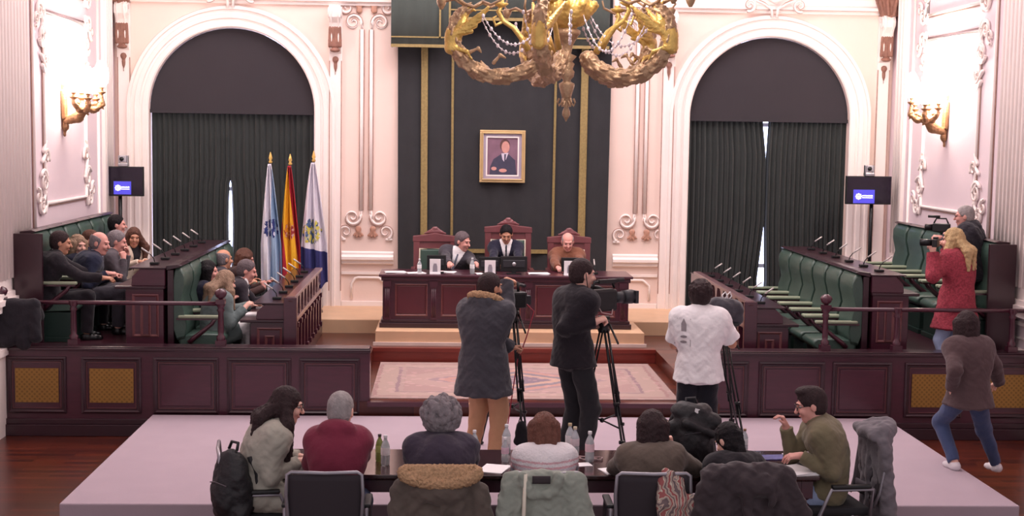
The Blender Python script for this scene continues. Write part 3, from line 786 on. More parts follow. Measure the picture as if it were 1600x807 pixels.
# cartouche over right arch and the little keystone over the left
for xc, k in ((4.885, 1.), (-3.22, .8)):
    mb = MB(); y = YB-.12
    for s_ in (-1, 1):
        for c_, r_, o_ in ((0, .022, 0), (1, .008, .022)):
            mb.cur = c_; scroll(mb, (xc+s_*.38*k, y-o_*.5, 5.38), .10+o_*.5, 1.5, r_, sx=s_, sz=-1, start=1.2)
            mb.tube([(xc+s_*.28*k, y-o_*.5, 5.45+o_), (xc+s_*.16, y-o_*.5, 5.40+o_), (xc+s_*.05, y-o_*.5, 5.33), (xc+s_*.035, y-o_*.5, 5.2)], r_, 6)
    mb.cur = 0; mb.tube([(xc-.14, y, 5.5), (xc, y, 5.43), (xc+.14, y, 5.5)], .03, 8)
    trim(mb, [trimm, trimd])
# dado rail, lower frames
mb = MB()
for a, b in ((-1.58, -.80), (2.53, 3.22)):
    mb.prism([(YB, 1.40), (YB-.05, 1.42), (YB-.05, 1.46), (YB-.09, 1.48), (YB-.09, 1.52), (YB-.04, 1.55), (YB-.04, 1.58), (YB, 1.6)], a, b, 'x')
    mb.box(a, b, YB-.03, YB, 1.25, 1.29)
    mb.box(a, b, YB-.04, YB, .77, .84)
    x0, x1 = a+.15, b-.12
    mb.tube([(x0, YB-.01, .88), (x0, YB-.01, 1.10), (x0+.06*(1 if a < 0 else 0)+.0, YB-.01, 1.19), (x0+.1, YB-.01, 1.2), (x1-.1, YB-.01, 1.2), (x1, YB-.01, 1.12), (x1, YB-.01, .88)], .022, 6)
trim(mb)
# ---- side walls
def side(xw, sg, y0, y1, yi0, yi1):
    """sg = +1 faces +x (left wall), -1 faces -x"""
    mb = MB(); x = xw+sg*.012
    def rect(a, b, z0, z1, r, c): 
        mb.cur = c; mb.tube([(x, a, z0), (x, b, z0), (x, b, z1), (x, a, z1), (x, a, z0)], r, 6)
    zb = 2.18
    for c_, r_, o_ in ((0, .028, 0), (1, .008, .034)):
        rect(y0-o_, y1+o_, zb-.3-o_, 7.0, r_, c_); rect(yi0-o_, yi1+o_, zb+.28-o_, 4.80+o_, r_, c_)
        rect(yi0-o_, yi1+o_, 5.15-o_, 7.0, r_, c_)
    for ya, d in ((yi0, 1), (yi1, -1)):
        for z_, dz in ((zb+.28, 1), (4.80, -1), (5.15, 1)):
            for c_, r_, o_ in ((0, .022, 0), (1, .008, .02)):
                mb.cur = c_
                xx = x+sg*(.015+o_*.6)
                scroll(mb, (xx, ya-d*.05, z_+dz*.28), .15+o_*.4, 1.6, r_, sx=-d, sz=dz, ax='y', start=.4)
                scroll(mb, (xx, ya+d*.06, z_+dz*.58), .10+o_*.4, 1.5, r_, sx=d, sz=dz, ax='y', start=-.6)
                scroll(mb, (xx, ya-d*.16, z_-dz*.0), .12+o_*.4, 1.6, r_, sx=d, sz=-dz, ax='y', start=.2)
                scroll(mb, (xx, ya-d*.30, z_+dz*.10), .10+o_*.4, 1.3, r_, sx=-d, sz=dz, ax='y', start=1.2)
    trim(mb, [trimm, trimd])
    # leafy knots at the frame corners
    sd = SDF()
    for ya, d in ((yi0, 1), (yi1, -1)):
        for z_, dz in ((zb+.28, 1), (4.80, -1), (5.15, 1)):
            for i in range(7):
                t = i/6; sd.cone((xw+sg*.02, ya-d*.02-d*.09*math.sin(t*9), z_+dz*(t*.75-.1)), (xw+sg*.03, ya-d*.02+d*.07*math.cos(t*7), z_+dz*(t*.75+.02)), .03, .018, k=.02)
    sd.noise(.005, 90, 3, 'curl'); tn[0] += 1; tag(sd.build('trim_%d' % tn[0], trimm, None, h=.014), kind='structure')
    # fluted pilasters
    for a, b in ((15.2, y0-.28), (y1+.25, YB-.35)):
        mb = MB(); n = 40; pr = []
        nf = max(3, int((b-a)/.11))
        mb.box(min(xw, xw+sg*.05), max(xw, xw+sg*.05), a, b, 1.55, ZT)
        for i in range(nf):
            yy = a+(b-a)*(i+.5)/nf; mb.tube([(xw+sg*.05, yy, 1.7), (xw+sg*.05, yy, ZT)], .028, 6)
        for z0_, z1_, e_ in ((1.5, 1.56, .09), (1.44, 1.5, .13), (1.36, 1.44, .10), (.0, .9, .12), (.9, .98, .15)): mb.box(min(xw, xw+sg*e_), max(xw, xw+sg*e_), a-.04, b+.04, z0_, z1_)
        trim(mb)
    mb = MB(); mb.box(min(xw, xw+sg*.05), max(xw, xw+sg*.05), 8, YB, 1.40, 1.47); mb.box(min(xw, xw+sg*.03), max(xw, xw+sg*.03), 8, YB, 1.25, 1.29)
    mb.tube([(x, 15.3, .3), (x, 15.3, 1.1), (x, 16.4, 1.1), (x, 16.4, .3)], .018, 6)
    trim(mb)
side(XL, 1, 17.1, 20.25, 17.55, 19.55)
side(XR, -1, 17.2, 20.3, 17.7, 19.75)
# big corner capital, top right, and matching left one
for x in (XL+.12, XR-.12):
    sd = SDF(); sd.cone((x, YB-.16, 5.25), (x, YB-.16, 5.6), .10, .2, k=.02)
    for i in range(9):
        a = 2*PI*i/9; sd.cone((x+.12*math.cos(a), YB-.16+.12*math.sin(a), 5.27), (x+.2*math.cos(a), YB-.16+.2*math.sin(a), 5.5), .035, .03, k=.02)
    sd.noise(.008, 80, 4, 'curl'); tn[0] += 1; tag(sd.build('trim_%d' % tn[0], bronze, None, h=.014), kind='structure')
# ---------------------------------------------------------------- curtains in the arches
def drape(name, label, xa, xb, edge_l, edge_r, y, z0, z1, m, group=None, folds=16, amp=.035, par=None):
    mb = MB(); nu, nv = folds*8, 40; ph = random.random()*6
    def fn(u, v):
        z = z0+(z1-z0)*v; a = xa+edge_l(z); b = xb+edge_r(z); x = a+(b-a)*u
        am = amp*(.55+.45*(1-v))
        yy = y+am*math.sin(folds*2*PI*u+ph+.8*math.sin(u*17+ph))+am*.4*math.sin(folds*.43*2*PI*u+2+1.5*v)
        return (x, yy, z)
    mb.grid(fn, nu, nv); o = mb.build(name, m, par); solid(o, .006)
    return tag(o, label, 'curtain', group)
zero = lambda z: 0
def gapR(z):    # half gap of the right arch, wide at the top, pinched at mid height, wide again near the floor
    if z > 3.1: return .005+.055*min(1, (z-3.1)/.5)
    if z > 2.1: return .004+.004*(z-2.1)
    if z > 1.2: return .004+.08*(2.1-z)/.9
    return max(.03, .084-.05*(1.2-z))
def gapL(z):
    if z > 2.65: return -.01
    if z > 1.3: return .022*math.sin((2.65-z)/1.35*PI)+.008
    return .006
gx = P(1195, 300, YB+.15)[0]; gl = P(360, 340, YB+.15)[0]
drape('curtain', 'dark green curtain filling the left part of the left arch', ARCH[0]-RAD+.01, gl, zero, lambda z: -gapL(z), YB+.15, .58, SPR, curtm, folds=15)
drape('curtain', 'dark green curtain on the right side of the left arch, behind the flags', gl, ARCH[0]+RAD-.02, gapL, zero, YB+.15, .58, SPR, curtm, folds=14)
drape('curtain', 'dark green curtain on the left side of the right arch', ARCH[1]-RAD, gx, zero, lambda z: -gapR(z)*1.1, YB+.15, .58, SPR, curtm, folds=14)
drape('curtain', 'dark green curtain on the right side of the right arch, beside the bright gap', gx, ARCH[1]+RAD-.0, lambda z: gapR(z)*.4, zero, YB+.15, .58, SPR, curtm, folds=16)
for xc, wh in ((ARCH[0], 'left'), (ARCH[1], 'right')):
    mb = MB(); n = 40
    pts = [(xc+(RAD-.004)*math.cos(PI*i/n), SPR-.0+(RAD-.004)*math.sin(PI*i/n)) for i in range(n+1)]
    mb.prism([(xc+RAD-.004, SPR-.05)]+pts+[(xc-RAD+.004, SPR-.05)], YB+.08, YB+.10, 'y')
    mb.prism([(xc-RAD, SPR-.05), (xc+RAD, SPR-.05), (xc+RAD, SPR), (xc-RAD, SPR)], YB+.06, YB+.08, 'y')
    tag(mb.build('lunette_cloth', lunm, None), 'half-round charcoal cloth stretched across the top of the %s arch' % wh, 'curtain')
# ---------------------------------------------------------------- central hanging and canopy
hx0, hx1 = P(621, 72, YB-.08)[0], P(957, 80, YB-.08)[0]
hg = thing('wall_hanging', 'tall dark velvet hanging with vertical gold braids behind the presidency table', 'wall hanging', (CX, YB-.08, .8))
mb = MB(); n = 120
def hf(u, v):
    z = .8+5.2*v; sh = (1-v)*.035
    return (hx0+sh+(hx1-hx0-2*sh)*u, YB-.08+.012*math.sin(u*60+.6*math.sin(v*3))+.01*math.sin(u*23), z)
mb.grid(hf, n, 20); o = mb.build('velvet_cloth', velvet, hg, world=True); solid(o, .01)
for px, w in ((662, .10), (706, .035), (868, .035), (913, .11)):
    x = P(px, 200, YB-.1)[0]; dx = .02 if px < 789 else -.02
    mb = MB(); mb.grid(lambda u, v: (x+(u-.5)*w+dx*(1-v), YB-.105-.006*math.sin(u*12), .85+5.1*v), 6, 20); o = mb.build('gold_braid', goldb, hg, world=True); solid(o, .008)
mb = MB(); zz = P(800, 393, YB-.1)[2]; xa, xb = P(708, 393, YB-.1)[0], P(868, 393, YB-.1)[0]; mb.box(xa, xb, YB-.115, YB-.10, zz-.03, zz+.03); mb.build('gold_braid', goldb, hg, world=True)
valm = mat('green grey velvet', (66,74,70), rough=.85, var=.1, scale=5, sheen=.4, bump=.1)
cp = thing('canopy_valance', 'green grey velvet canopy with gold edging above the portrait', 'canopy', (CX, YB-.35, 4.7))
yv = YB-.34
ax0, ax1, az = P(611, 72, yv)[0], P(704, 72, yv)[0], P(650, 73, yv)[2]
bx0, bx1 = P(866, 60, yv)[0], P(952, 60, yv)[0]; cz = P(800, 32, yv)[2]
def val(x0, x1, z0, z1=6.1):
    mb = MB(); mb.grid(lambda u, v: (x0+(x1-x0)*u, yv+.012*math.sin(u*28*(x1-x0)), z0+(z1-z0)*v), 60, 2); o = mb.build('valance_cloth', valm, cp, world=True); solid(o, .02)
    mb = MB(); mb.box(x0, x1, yv-.035, yv-.02, z0-.01, z0+.035); mb.box(x0, x1, yv-.032, yv-.02, z0+.13, z0+.15)
    return mb
mb = val(ax0, ax1, az); mb.box(ax1-.03, ax1, yv-.035, yv-.02, az, 6.0); mb.box(ax1-.17, ax1-.145, yv-.032, yv-.02, az+.13, 6.0); mb.build('gold_edging', goldb, cp, world=True)
mb = val(ax1, bx0, cz); mb.build('gold_edging', goldb, cp, world=True)
mb = val(bx0, bx1, az+.02); mb.box(bx0, bx0+.03, yv-.035, yv-.02, az, 6.0); mb.build('gold_edging', goldb, cp, world=True)
mb = MB(); mb.box(ax0, bx1, yv, YB-.01, 6.1, 6.16); mb.box(ax0, ax0+.02, yv, YB-.12, az, 6.1); mb.box(bx1-.02, bx1, yv, YB-.12, az, 6.1); mb.build('canopy_frame', valm, cp, world=True)
# ---------------------------------------------------------------- portrait
pc = thing('framed_portrait', 'gold framed portrait of a man in a dark suit above the middle throne', 'picture', (P(785, 286, YB-.12)[0], YB-.12, P(785, 286, YB-.12)[2]))
x0, _, z1 = P(750, 203, YB-.15); x1, _, z0 = P(820, 286, YB-.15); yy = YB-.15
def fr(mb, a, b, y, d):
    for q in ((x0+a, x1-a, z0+a, z0+b), (x0+a, x1-a, z1-b, z1-a), (x0+a, x0+b, z0+b, z1-b), (x1-b, x1-a, z0+b, z1-b)): mb.box(q[0], q[1], y-d, y+.03, q[2], q[3])
mb = MB(); fr(mb, 0, .035, yy, .02); fr(mb, .035, .055, yy, .035); mb.build('frame', mat('pale gold frame', (206,176,128), rough=.4, metal=.4, var=.15), pc, world=True, bevel=.006)
mb = MB(); fr(mb, .055, .095, yy, .005); mb.build('mount', mat('grey lilac mount', (172,160,178), rough=.8), pc, world=True)
mb = MB(); fr(mb, .095, .115, yy, .01); mb.build('inner_slip', trimm, pc, world=True)
mb = MB(); mb.box(x0+.115, x1-.115, yy+.005, yy+.02, z0+.115, z1-.115); pt = mb.build('painting', mat('mauve painted ground', (126,94,112), rough=.7, var=.3, scale=5), pc, world=True)
W, Hh_ = (x1-x0-.23), (z1-z0-.23)
def pp(u, v): return (x0+.115+u*W, z0+.115+v*Hh_)
def pat(poly, y, m, nm):
    mb = MB(); mb.prism([pp(*p) for p in poly], yy+y, yy+y+.002, 'y'); mb.build(nm, m, pt, world=False)
def circ(cx, cy, rx, ry, n=16): return [(cx+rx*math.cos(2*PI*i/n), cy+ry*math.sin(2*PI*i/n)) for i in range(n)]
suitp = mat('painted slate suit', (62,60,82), rough=.7, var=.2, scale=14); fl = mat('painted flesh', (206,150,140), rough=.7, var=.15, scale=18)
def pat(poly, y, m, nm):
    mb = MB(); mb.prism([pp(*p) for p in poly], yy+y-.002, yy+y, 'y'); o = mb.build(nm, m, pc, world=True)
pat([(.08,.0),(.1,.22),(.2,.42),(.45,.56),(.7,.56),(.92,.4),(.97,.0)], .004, suitp, 'painted_suit')
pat(circ(.58,.8,.17,.17), .004, mat('painted hair', (92,62,60), rough=.7), 'painted_hair'); pat(circ(.6,.75,.135,.16), .0025, fl, 'painted_face')
pat([(.46,.58),(.7,.6),(.62,.42),(.55,.36),(.5,.42)], .0025, mat('painted white shirt', (206,196,212), rough=.7), 'painted_shirt')
pat([(.56,.56),(.62,.56),(.6,.38),(.56,.36)], .001, suitp, 'painted_tie')
pat(circ(.22,.17,.09,.05), .0025, fl, 'painted_hand'); pat(circ(.52,.12,.13,.05), .0025, fl, 'painted_hand')
# ---------------------------------------------------------------- parapets
def bar(mb, a, b, w, d): pass
def parapet(x0, x1, label, px_panels, grilles, frame_px, inner):
    th = thing('wooden_parapet', label, 'parapet', (x0, 15.5, 0))
    y = 15.58
    mb = MB(); mb.box(x0, x1, y, y+.2, 0, .95); mb.build('carcass', wood, th, world=True)
    mb = MB(); mb.box(x0-.01, x1+.01, y-.045, y+.24, .95, .985); mb.box(x0, x1, y-.03, y+.22, .985, 1.0); mb.build('top_rail', woodd, th, world=True, bevel=.008)
    mb = MB(); mb.box(x0, x1, y-.06, y, 0, .13); mb.box(x0, x1, y-.035, y, .13, .19); mb.build('plinth', woodd, th, world=True, bevel=.006)
    for i, (a, b) in enumerate(px_panels):
        xa, xb = P(a, 600, y)[0], P(b, 600, y)[0]; z0, z1 = .25, .88
        g = i in grilles
        mb = MB()
        # raised bolection moulding
        pr = [(0,0),(0,.022),(.02,.03),(.035,.018),(.05,.018),(.055,.0)]
        c = [((xa,z0),(1,1)), ((xb,z0),(-1,1)), ((xb,z1),(-1,-1)), ((xa,z1),(1,-1))]
        mb.ribbon([((p[0], y, p[1]), (d[0],0,d[1]), (0,-1,0)) for p, d in c], pr, closed=True)
        pn = mb.build('panel_moulding', woodd, th, world=True)
        mb = MB(); 
        for (q0, q1, q2, q3) in ((xa+.055, xb-.055, z1-.062, z1-.055), (xa+.055, xb-.055, z0+.055, z0+.060), (xa+.055, xa+.061, z0+.06, z1-.06), (xb-.061, xb-.055, z0+.06, z1-.06)): mb.box(q0, q1, y-.016, y, q2, q3)
        mb.build('inlay_line', woodl, th, world=True)
        if g:
            mb = MB(); mb.box(xa+.085, xb-.085, y-.012, y+.0, z0+.12, z1-.13); o = mb.build('grille', grim, th, world=True); o['label'] = 'gold perforated grille'
        else:
            mb = MB(); mb.box(xa+.085, xb-.085, y-.012, y, z0+.085, z1-.085); mb.build('raised_panel', wood, th, world=True, bevel=.01)
    return th
def grille():
    m = mat('gold perforated grille', (158,118,56), rough=.45, metal=.3, var=.1, scale=3); nt = m.node_tree; N = nt.nodes; L = nt.links
    b = N['Principled BSDF']; tc = N.new('ShaderNodeTexCoord'); mp = N.new('ShaderNodeMapping'); mp.inputs['Rotation'].default_value = (0, PI/4, 0); L.new(tc.outputs['Object'], mp.inputs[0])
    ck = N.new('ShaderNodeTexVoronoi'); ck.inputs['Scale'].default_value = 26; ck.inputs['Randomness'].default_value = 0; L.new(mp.outputs[0], ck.inputs['Vector'])
    src = b.inputs['Base Color'].links[0].from_socket
    cr = N.new('ShaderNodeValToRGB'); cr.color_ramp.elements[0].position = .25; cr.color_ramp.elements[0].color = (.28,.28,.28,1); cr.color_ramp.elements[1].position = .5; cr.color_ramp.elements[1].color = (1,1,1,1); L.new(ck.outputs['Distance'], cr.inputs[0])
    mx = N.new('ShaderNodeMix'); mx.data_type = 'RGBA'; mx.blend_type = 'MULTIPLY'; mx.inputs[0].default_value = .6; L.new(src, mx.inputs[6]); L.new(cr.outputs[0], mx.inputs[7]); L.new(mx.outputs[2], b.inputs['Base Color']); return m
grim = grille()
parapet(XL+.02, P(578, 545, 15.58)[0], 'burgundy wooden parapet on the left, with two gold grilles at its far left', [(12,104),(128,221),(240,342),(355,455),(468,562)], (0, 1), None, None)
parapet(P(1063, 545, 15.58)[0], XR-.02, 'burgundy wooden parapet on the right, behind the walking woman', [(1078,1169),(1185,1288),(1300,1392),(1413,1503),(1522,1622)], (3, 4), None, None)
# rails and posts on the parapets
def post(mb, x, zt, ball):
    y = 15.69
    mb.box(x-.055, x+.055, y-.055, y+.055, 1.0, 1.06)
    pf = [(.045,1.06),(.05,1.1),(.03,1.12),(.035,1.16),(.03,zt-.1),(.045,zt-.07),(.03,zt-.05),(.05,zt-.02),(.05,zt+.02)]
    mb.lathe(pf, (x, y, 0), 10)
    if ball: mb.box(x-.05, x+.05, y-.05, y+.05, zt+.0, zt+.05); mb.lathe([(.02,zt+.05),(.055,zt+.08),(.07,zt+.12),(.055,zt+.15),(.02,zt+.17)], (x, y, 0), 14)
for lab, pxs, x0, x1 in (('left', ((3, 1), (115, 0), (345, 1)), XL+.02, None), ('right', ((1290, 1), (1402, 0), (1582, 0)), None, XR-.02)):
    th = thing('handrail', 'dark wooden handrail on turned posts standing on the %s parapet' % lab, 'handrail', (P(pxs[1][0], 500, 15.69)[0], 15.69, 1.0))
    xs = [P(p, 500, 15.69)[0] for p, b in pxs]; zt = 1.47
    for (p, b), x in zip(pxs, xs):
        mb = MB(); post(mb, x, zt, b); mb.build('post', wood, th, world=True)
    mb = MB(); mb.tube([(x0 if x0 else xs[0], 15.69, zt), (x1 if x1 else xs[-1], 15.69, zt)], .024, 8); mb.build('rail', wood, th, world=True)
# ---------------------------------------------------------------- council seats
def rounded(mb, poly, y0, y1, e=.03):
    """extruded profile with pinched ends so the cushion looks stuffed"""
    n = len(poly); cx = sum(p[0] for p in poly)/n; cz = sum(p[1] for p in poly)/n
    rings = [(y0, .86), (y0+e*.35, .96), (y0+e, 1.), (y1-e, 1.), (y1-e*.35, .96), (y1, .86)]
    v = []; f = []
    for y, k in rings:
        for p in poly:
            dx, dz = p[0]-cx, p[1]-cz; L_ = math.hypot(dx, dz); q = max(0, L_-e*(1-k)*7)/max(L_, 1e-6) if k < 1 else 1
            v.append((cx+dx*q, y, cz+dz*q))
    for i in range(len(rings)-1):
        for j in range(n): f.append((i*n+j, (i+1)*n+j, (i+1)*n+(j+1) % n, i*n+(j+1) % n))
    sm = mb.smooth; mb.smooth = True; mb.add(v, f); mb.smooth = sm
    mb.add(v[:n], [tuple(range(n))]); mb.add(v[-n:], [tuple(reversed(range(n)))])
def make_seat():
    t = thing('council_armchair', 'x', 'armchair')
    W = .29
    mb = MB(); pr = [(.06,.40),(.15,.42),(.175,.55),(.15,.72),(.115,.88),(.13,.98),(.155,1.08),(.15,1.18),(.11,1.245),(.05,1.25),(.02,1.15),(.02,.5)]
    rounded(mb, pr, -W+.015, W-.015, .04); mb.build('backrest', green, t)
    mb = MB(); pr = [(.08,.34),(.56,.36),(.60,.40),(.60,.44),(.56,.475),(.3,.485),(.1,.46),(.07,.4)]
    rounded(mb, pr, -W+.04, W-.04, .03); mb.build('seat', green, t)
    mb = MB(); mb.box(-.04, .03, -W, W, .05, 1.22); mb.prism([(-.05,1.215),(.10,1.25),(.13,1.27),(.08,1.285),(-.05,1.27)], -W-.01, W+.01, 'y'); mb.build('back_shell', woodd, t, bevel=.006)
    for s_ in (-1, 1):
        y = s_*(W-.02)
        mb = MB(); mb.box(.08, .58, y-.035, y+.035, .665, .70); a = mb.build('armrest', greenp, t, bevel=.012)
        mb = MB(); mb.tube([(.5, y, .665), (.46, y, .60), (.38, y, .53), (.26, y, .44), (.2, y, .38)], [.02, .024, .026, .028, .03], 6); mb.box(.06, .56, y-.018, y+.018, .645, .668); mb.build('arm_bracket', wood, a)
    mb = MB(); mb.box(.06, .54, -W+.05, W-.05, .06, .34); mb.box(.02, .56, -W+.03, W-.03, 0, .06); mb.build('base', mat('dark green painted base', (30,52,46), rough=.5), t, bevel=.005)
    return t
seat0 = make_seat(); used = [False]
def put_seat(x, y, z, rz, label, group):
    o = seat0 if not used[0] else copy_tree(seat0); used[0] = True
    o.location = (x, y, z); o.rotation_euler = (0, 0, rz); tag(o, label, 'armchair', group)
PITCHY = .63; Y0 = 16.44
mir = lambda x: 2*CX-x
TF, TB = .576, .95
seatY = [Y0+i*PITCHY for i in range(6)]
pos_words = ['nearest the parapet', 'second from the parapet', 'third from the parapet', 'fourth from the parapet', 'fifth from the parapet', 'farthest from the parapet']
for i, y in enumerate(seatY):
    put_seat(-4.78, y, TB, 0, 'green leather armchair in the raised row along the left wall, '+pos_words[i], 'armchairs along the left wall')
    put_seat(-3.14, y, TF, 0, 'green leather armchair in the lower left row, '+pos_words[i], 'armchairs of the lower left row')
    put_seat(mir(-4.78), y, TB, PI, 'green leather armchair in the raised row along the right wall, '+pos_words[i], 'armchairs along the right wall')
    put_seat(mir(-3.14), y, TF, PI, 'empty green leather armchair in the lower right row, '+pos_words[i], 'armchairs of the lower right row')
# wooden partition behind the wall rows
for sg, wd in ((1, 'left'), (-1, 'right')):
    X = (lambda x: x) if sg > 0 else mir
    mb = MB(); a, b = sorted((X(-4.86), X(-4.82))); mb.box(a, b, 16.1, 20.25, TB, 2.17); a, b = sorted((X(-4.88), X(-4.56))); mb.box(a, b, 16.06, 16.11, TB, 2.20)
    tag(mb.build('seat_back_board', woodd, None, bevel=.005), 'dark wooden back partition with end board behind the %s wall armchairs' % wd, 'back board')
# ---------------------------------------------------------------- desks
def end_panel(mb, xa, xb, y, z0, z1):
    pr = [(0,0),(0,.012),(.012,.016),(.024,.004),(.03,0)]
    for (a, b, c, d) in ((xa, xb, z0, z1), (xa+.09, xb-.09, z0, z1-.09)):
        cc = [((a,c),(1,1)), ((b,c),(-1,1)), ((b,d),(-1,-1)), ((a,d),(1,-1))]
        mb.ribbon([((p[0], y, p[1]), (e[0],0,e[1]), (0,-1,0)) for p, e in cc], pr, closed=True)
def desk(sg, xw, zf, depth, hood, label, y1=20.25):
    X = (lambda u: xw+u) if sg > 0 else (lambda u: mir(xw+u))
    def bx(mb, u0, u1, y0, y1_, z0, z1): a, b = sorted((X(u0), X(u1))); mb.box(a, b, y0, y1_, z0, z1)
    t = thing('council_desk', label, 'desk', (X(depth/2), 18.1, zf)); y0 = 16.1
    mb = MB(); bx(mb, .10, depth-.02, y0+.02, y1, zf, zf+.63); mb.build('body', wood, t, world=True)
    mb = MB(); bx(mb, -.02, depth, y0-.02, y1, zf+.63, zf+.665); mb.build('worktop', woodd, t, world=True, bevel=.008)
    mb = MB(); mb.prism([(X(.16), zf+.665), (X(depth), zf+.665), (X(depth), zf+hood), (X(.26), zf+hood), (X(.17), zf+hood-.09)], y0+.01, y1, 'y'); mb.build('raised_back', wood, t, world=True, bevel=.006)
    mb = MB(); bx(mb, .14, depth+.01, y0-.005, y1, zf+hood, zf+hood+.018); mb.build('top_ledge', woodl if sg > 9 else woodd, t, world=True, bevel=.004)
    mb = MB(); a, b = sorted((X(.17), X(depth-.07))); end_panel(mb, a, b, y0+.02, zf+.08, zf+.57); mb.build('end_panel', woodl, t, world=True)
    mb = MB()
    for y in seatY: bx(mb, .08, .11, y-.27, y+.27, zf+.08, zf+.6)
    mb.build('modesty_panel', woodd, t, world=True)
    return t
desk(1, -3.74, TB, .54, .86, 'long burgundy desk of the raised left row, with a raised back ledge')
desk(-1, -3.74, TB, .54, .86, 'long burgundy desk of the raised right row, beside the woman in red')
desk(1, -2.33, TF, .53, .84, 'long burgundy desk of the lower left row, beside the balustrade')
desk(-1, -2.33, TF, .53, .84, 'long burgundy desk of the lower right row, beside the white T-shirt man')
# balustrades along the centre aisle
def balustrade(sg, label):
    X = (lambda x: x) if sg > 0 else mir
    t = thing('balustrade', label, 'balustrade', (X(-1.76), 18, TF)); y0, y1 = 16.1, 19.6
    def bx(mb, a, b, *r): a, b = sorted((X(a), X(b))); mb.box(a, b, *r)
    lite = mat('grey brown varnish with painted sheen', (112,84,88), rough=.3, var=.2, scale=6, coat=.4)  # paler tone stands in for light reflecting off rails and brackets
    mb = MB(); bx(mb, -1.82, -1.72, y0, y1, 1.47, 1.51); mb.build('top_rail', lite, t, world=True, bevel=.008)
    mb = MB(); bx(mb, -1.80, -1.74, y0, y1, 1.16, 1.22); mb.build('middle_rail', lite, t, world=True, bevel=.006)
    mb = MB(); bx(mb, -1.82, -1.72, y0, y1, TF, .70); mb.build('bottom_rail', woodd, t, world=True, bevel=.006)
    mb = MB(); bx(mb, -1.80, -1.77, y0, y1, .7, 1.18); mb.build('backing_board', woodd, t, world=True)
    n = 9
    for i in range(n+1):
        y = y0+.04+(y1-y0-.08)*i/n
        mb = MB(); bx(mb, -1.81, -1.73, y-.035, y+.035, .7, 1.16); bx(mb, -1.825, -1.715, y-.045, y+.045, .7, .76); bx(mb, -1.82, -1.72, y-.04, y+.04, 1.1, 1.16); mb.build('baluster', wood, t, world=True, bevel=.004)
        # curved bracket in the openwork frieze
        mb = MB()
        pr = [(y-.03,1.22),(y+.05,1.22),(y+.035,1.28),(y+.05,1.36),(y+.10,1.43),(y+.16,1.47),(y-.09,1.47),(y-.06,1.42),(y-.03,1.36),(y-.015,1.28)]
        if i < n: 
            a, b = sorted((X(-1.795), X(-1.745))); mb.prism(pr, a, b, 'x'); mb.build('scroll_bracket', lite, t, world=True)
    mb = MB(); a, b = sorted((X(-1.85), X(-1.70))); mb.box(a, b, y0-.04, y0+.02, TF, 1.5); mb.build('end_post', wood, t, world=True, bevel=.006)
balustrade(1, 'openwork balustrade with scroll brackets beside the flags')
balustrade(-1, 'openwork balustrade with scroll brackets on the right, behind the grey camera')
# gooseneck microphones
def make_mic(n=8):
    t = thing('microphone', 'x', 'microphone')
    mb = MB(); mb.box(-.05, .05, -.04, .04, 0, .03); mb.build('mic_base', black, t, bevel=.006)
    mb = MB(); mb.tube([(0,0,.03), (-.01,0,.07), (-.05,0,.12)], .006, 6); mb.build('gooseneck', blackm, t)
    mb = MB(); mb.tube([(-.05,0,.12), (-.15,0,.19)], .010, 8); mb.build('mic_head', mat('pale metal microphone', (196,190,188), rough=.35, metal=.3), t)
    return t
mic0 = make_mic(); mu = [False]
def put_mic(x, y, z, rz, label, group=None):
    o = mic0 if not mu[0] else copy_tree(mic0); mu[0] = True
    o.location = (x, y, z); o.rotation_euler = (0, 0, rz); tag(o, label, 'microphone', group)
for i, y in enumerate(seatY):
    for sg, xw, zf, hd_, wd in ((1, -3.74, TB, .88, 'raised left desk'), (-1, -3.74, TB, .88, 'raised right desk'), (1, -2.33, TF, .86, 'lower left desk'), (-1, -2.33, TF, .86, 'lower right desk')):
        x = xw+.36; x = x if sg > 0 else mir(x)
        put_mic(x, y, zf+hd_, 0 if sg > 0 else PI, 'thin silver gooseneck microphone on the %s, %s' % (wd, pos_words[i]), 'microphones on the %s' % wd)
# ---------------------------------------------------------------- presidency table
PT = thing('presidency_table', 'long burgundy panelled table on the beige plinth, facing the room', 'table', (.84, 19.35, .762))
tx0, tx1, ty = -.855, 2.49, 19.0
mb = MB(); mb.box(tx0, tx1, ty, ty+.62, .80, 1.40); mb.build('body', wood, PT, world=True)
mb = MB(); mb.box(tx0-.05, tx1+.05, ty-.07, ty+.72, 1.455, 1.49); mb.box(tx0-.02, tx1+.02, ty-.035, ty+.66, 1.40, 1.455); mb.build('tabletop', wood, PT, world=True, bevel=.008)
mb = MB(); mb.box(tx0-.04, tx1+.04, ty-.05, ty+.66, .762, .83); mb.box(tx0-.02, tx1+.02, ty-.025, ty+.64, .83, .87); mb.build('plinth', woodd, PT, world=True, bevel=.006)
def pxx(p): return P(p, 470, ty)[0]
for a, b in ((617,668),(689,744),(764,814),(836,889),(910,961)):
    xa, xb = pxx(a), pxx(b); mb = MB(); pr = [(0,0),(0,.014),(.012,.018),(.022,.005),(.028,0)]
    cc = [((xa,.92),(1,1)), ((xb,.92),(-1,1)), ((xb,1.36),(-1,-1)), ((xa,1.36),(1,-1))]
    mb.ribbon([((p[0], ty, p[1]), (e[0],0,e[1]), (0,-1,0)) for p, e in cc], pr, closed=True); mb.build('panel_moulding', woodl, PT, world=True)
    mb = MB(); mb.box(xa+.03, xb-.03, ty-.008, ty, .95, 1.33); mb.build('panel', mat('redder wood panel', (82,28,38), rough=.3, var=.15, scale=5, coat=.4), PT, world=True, bevel=.004)
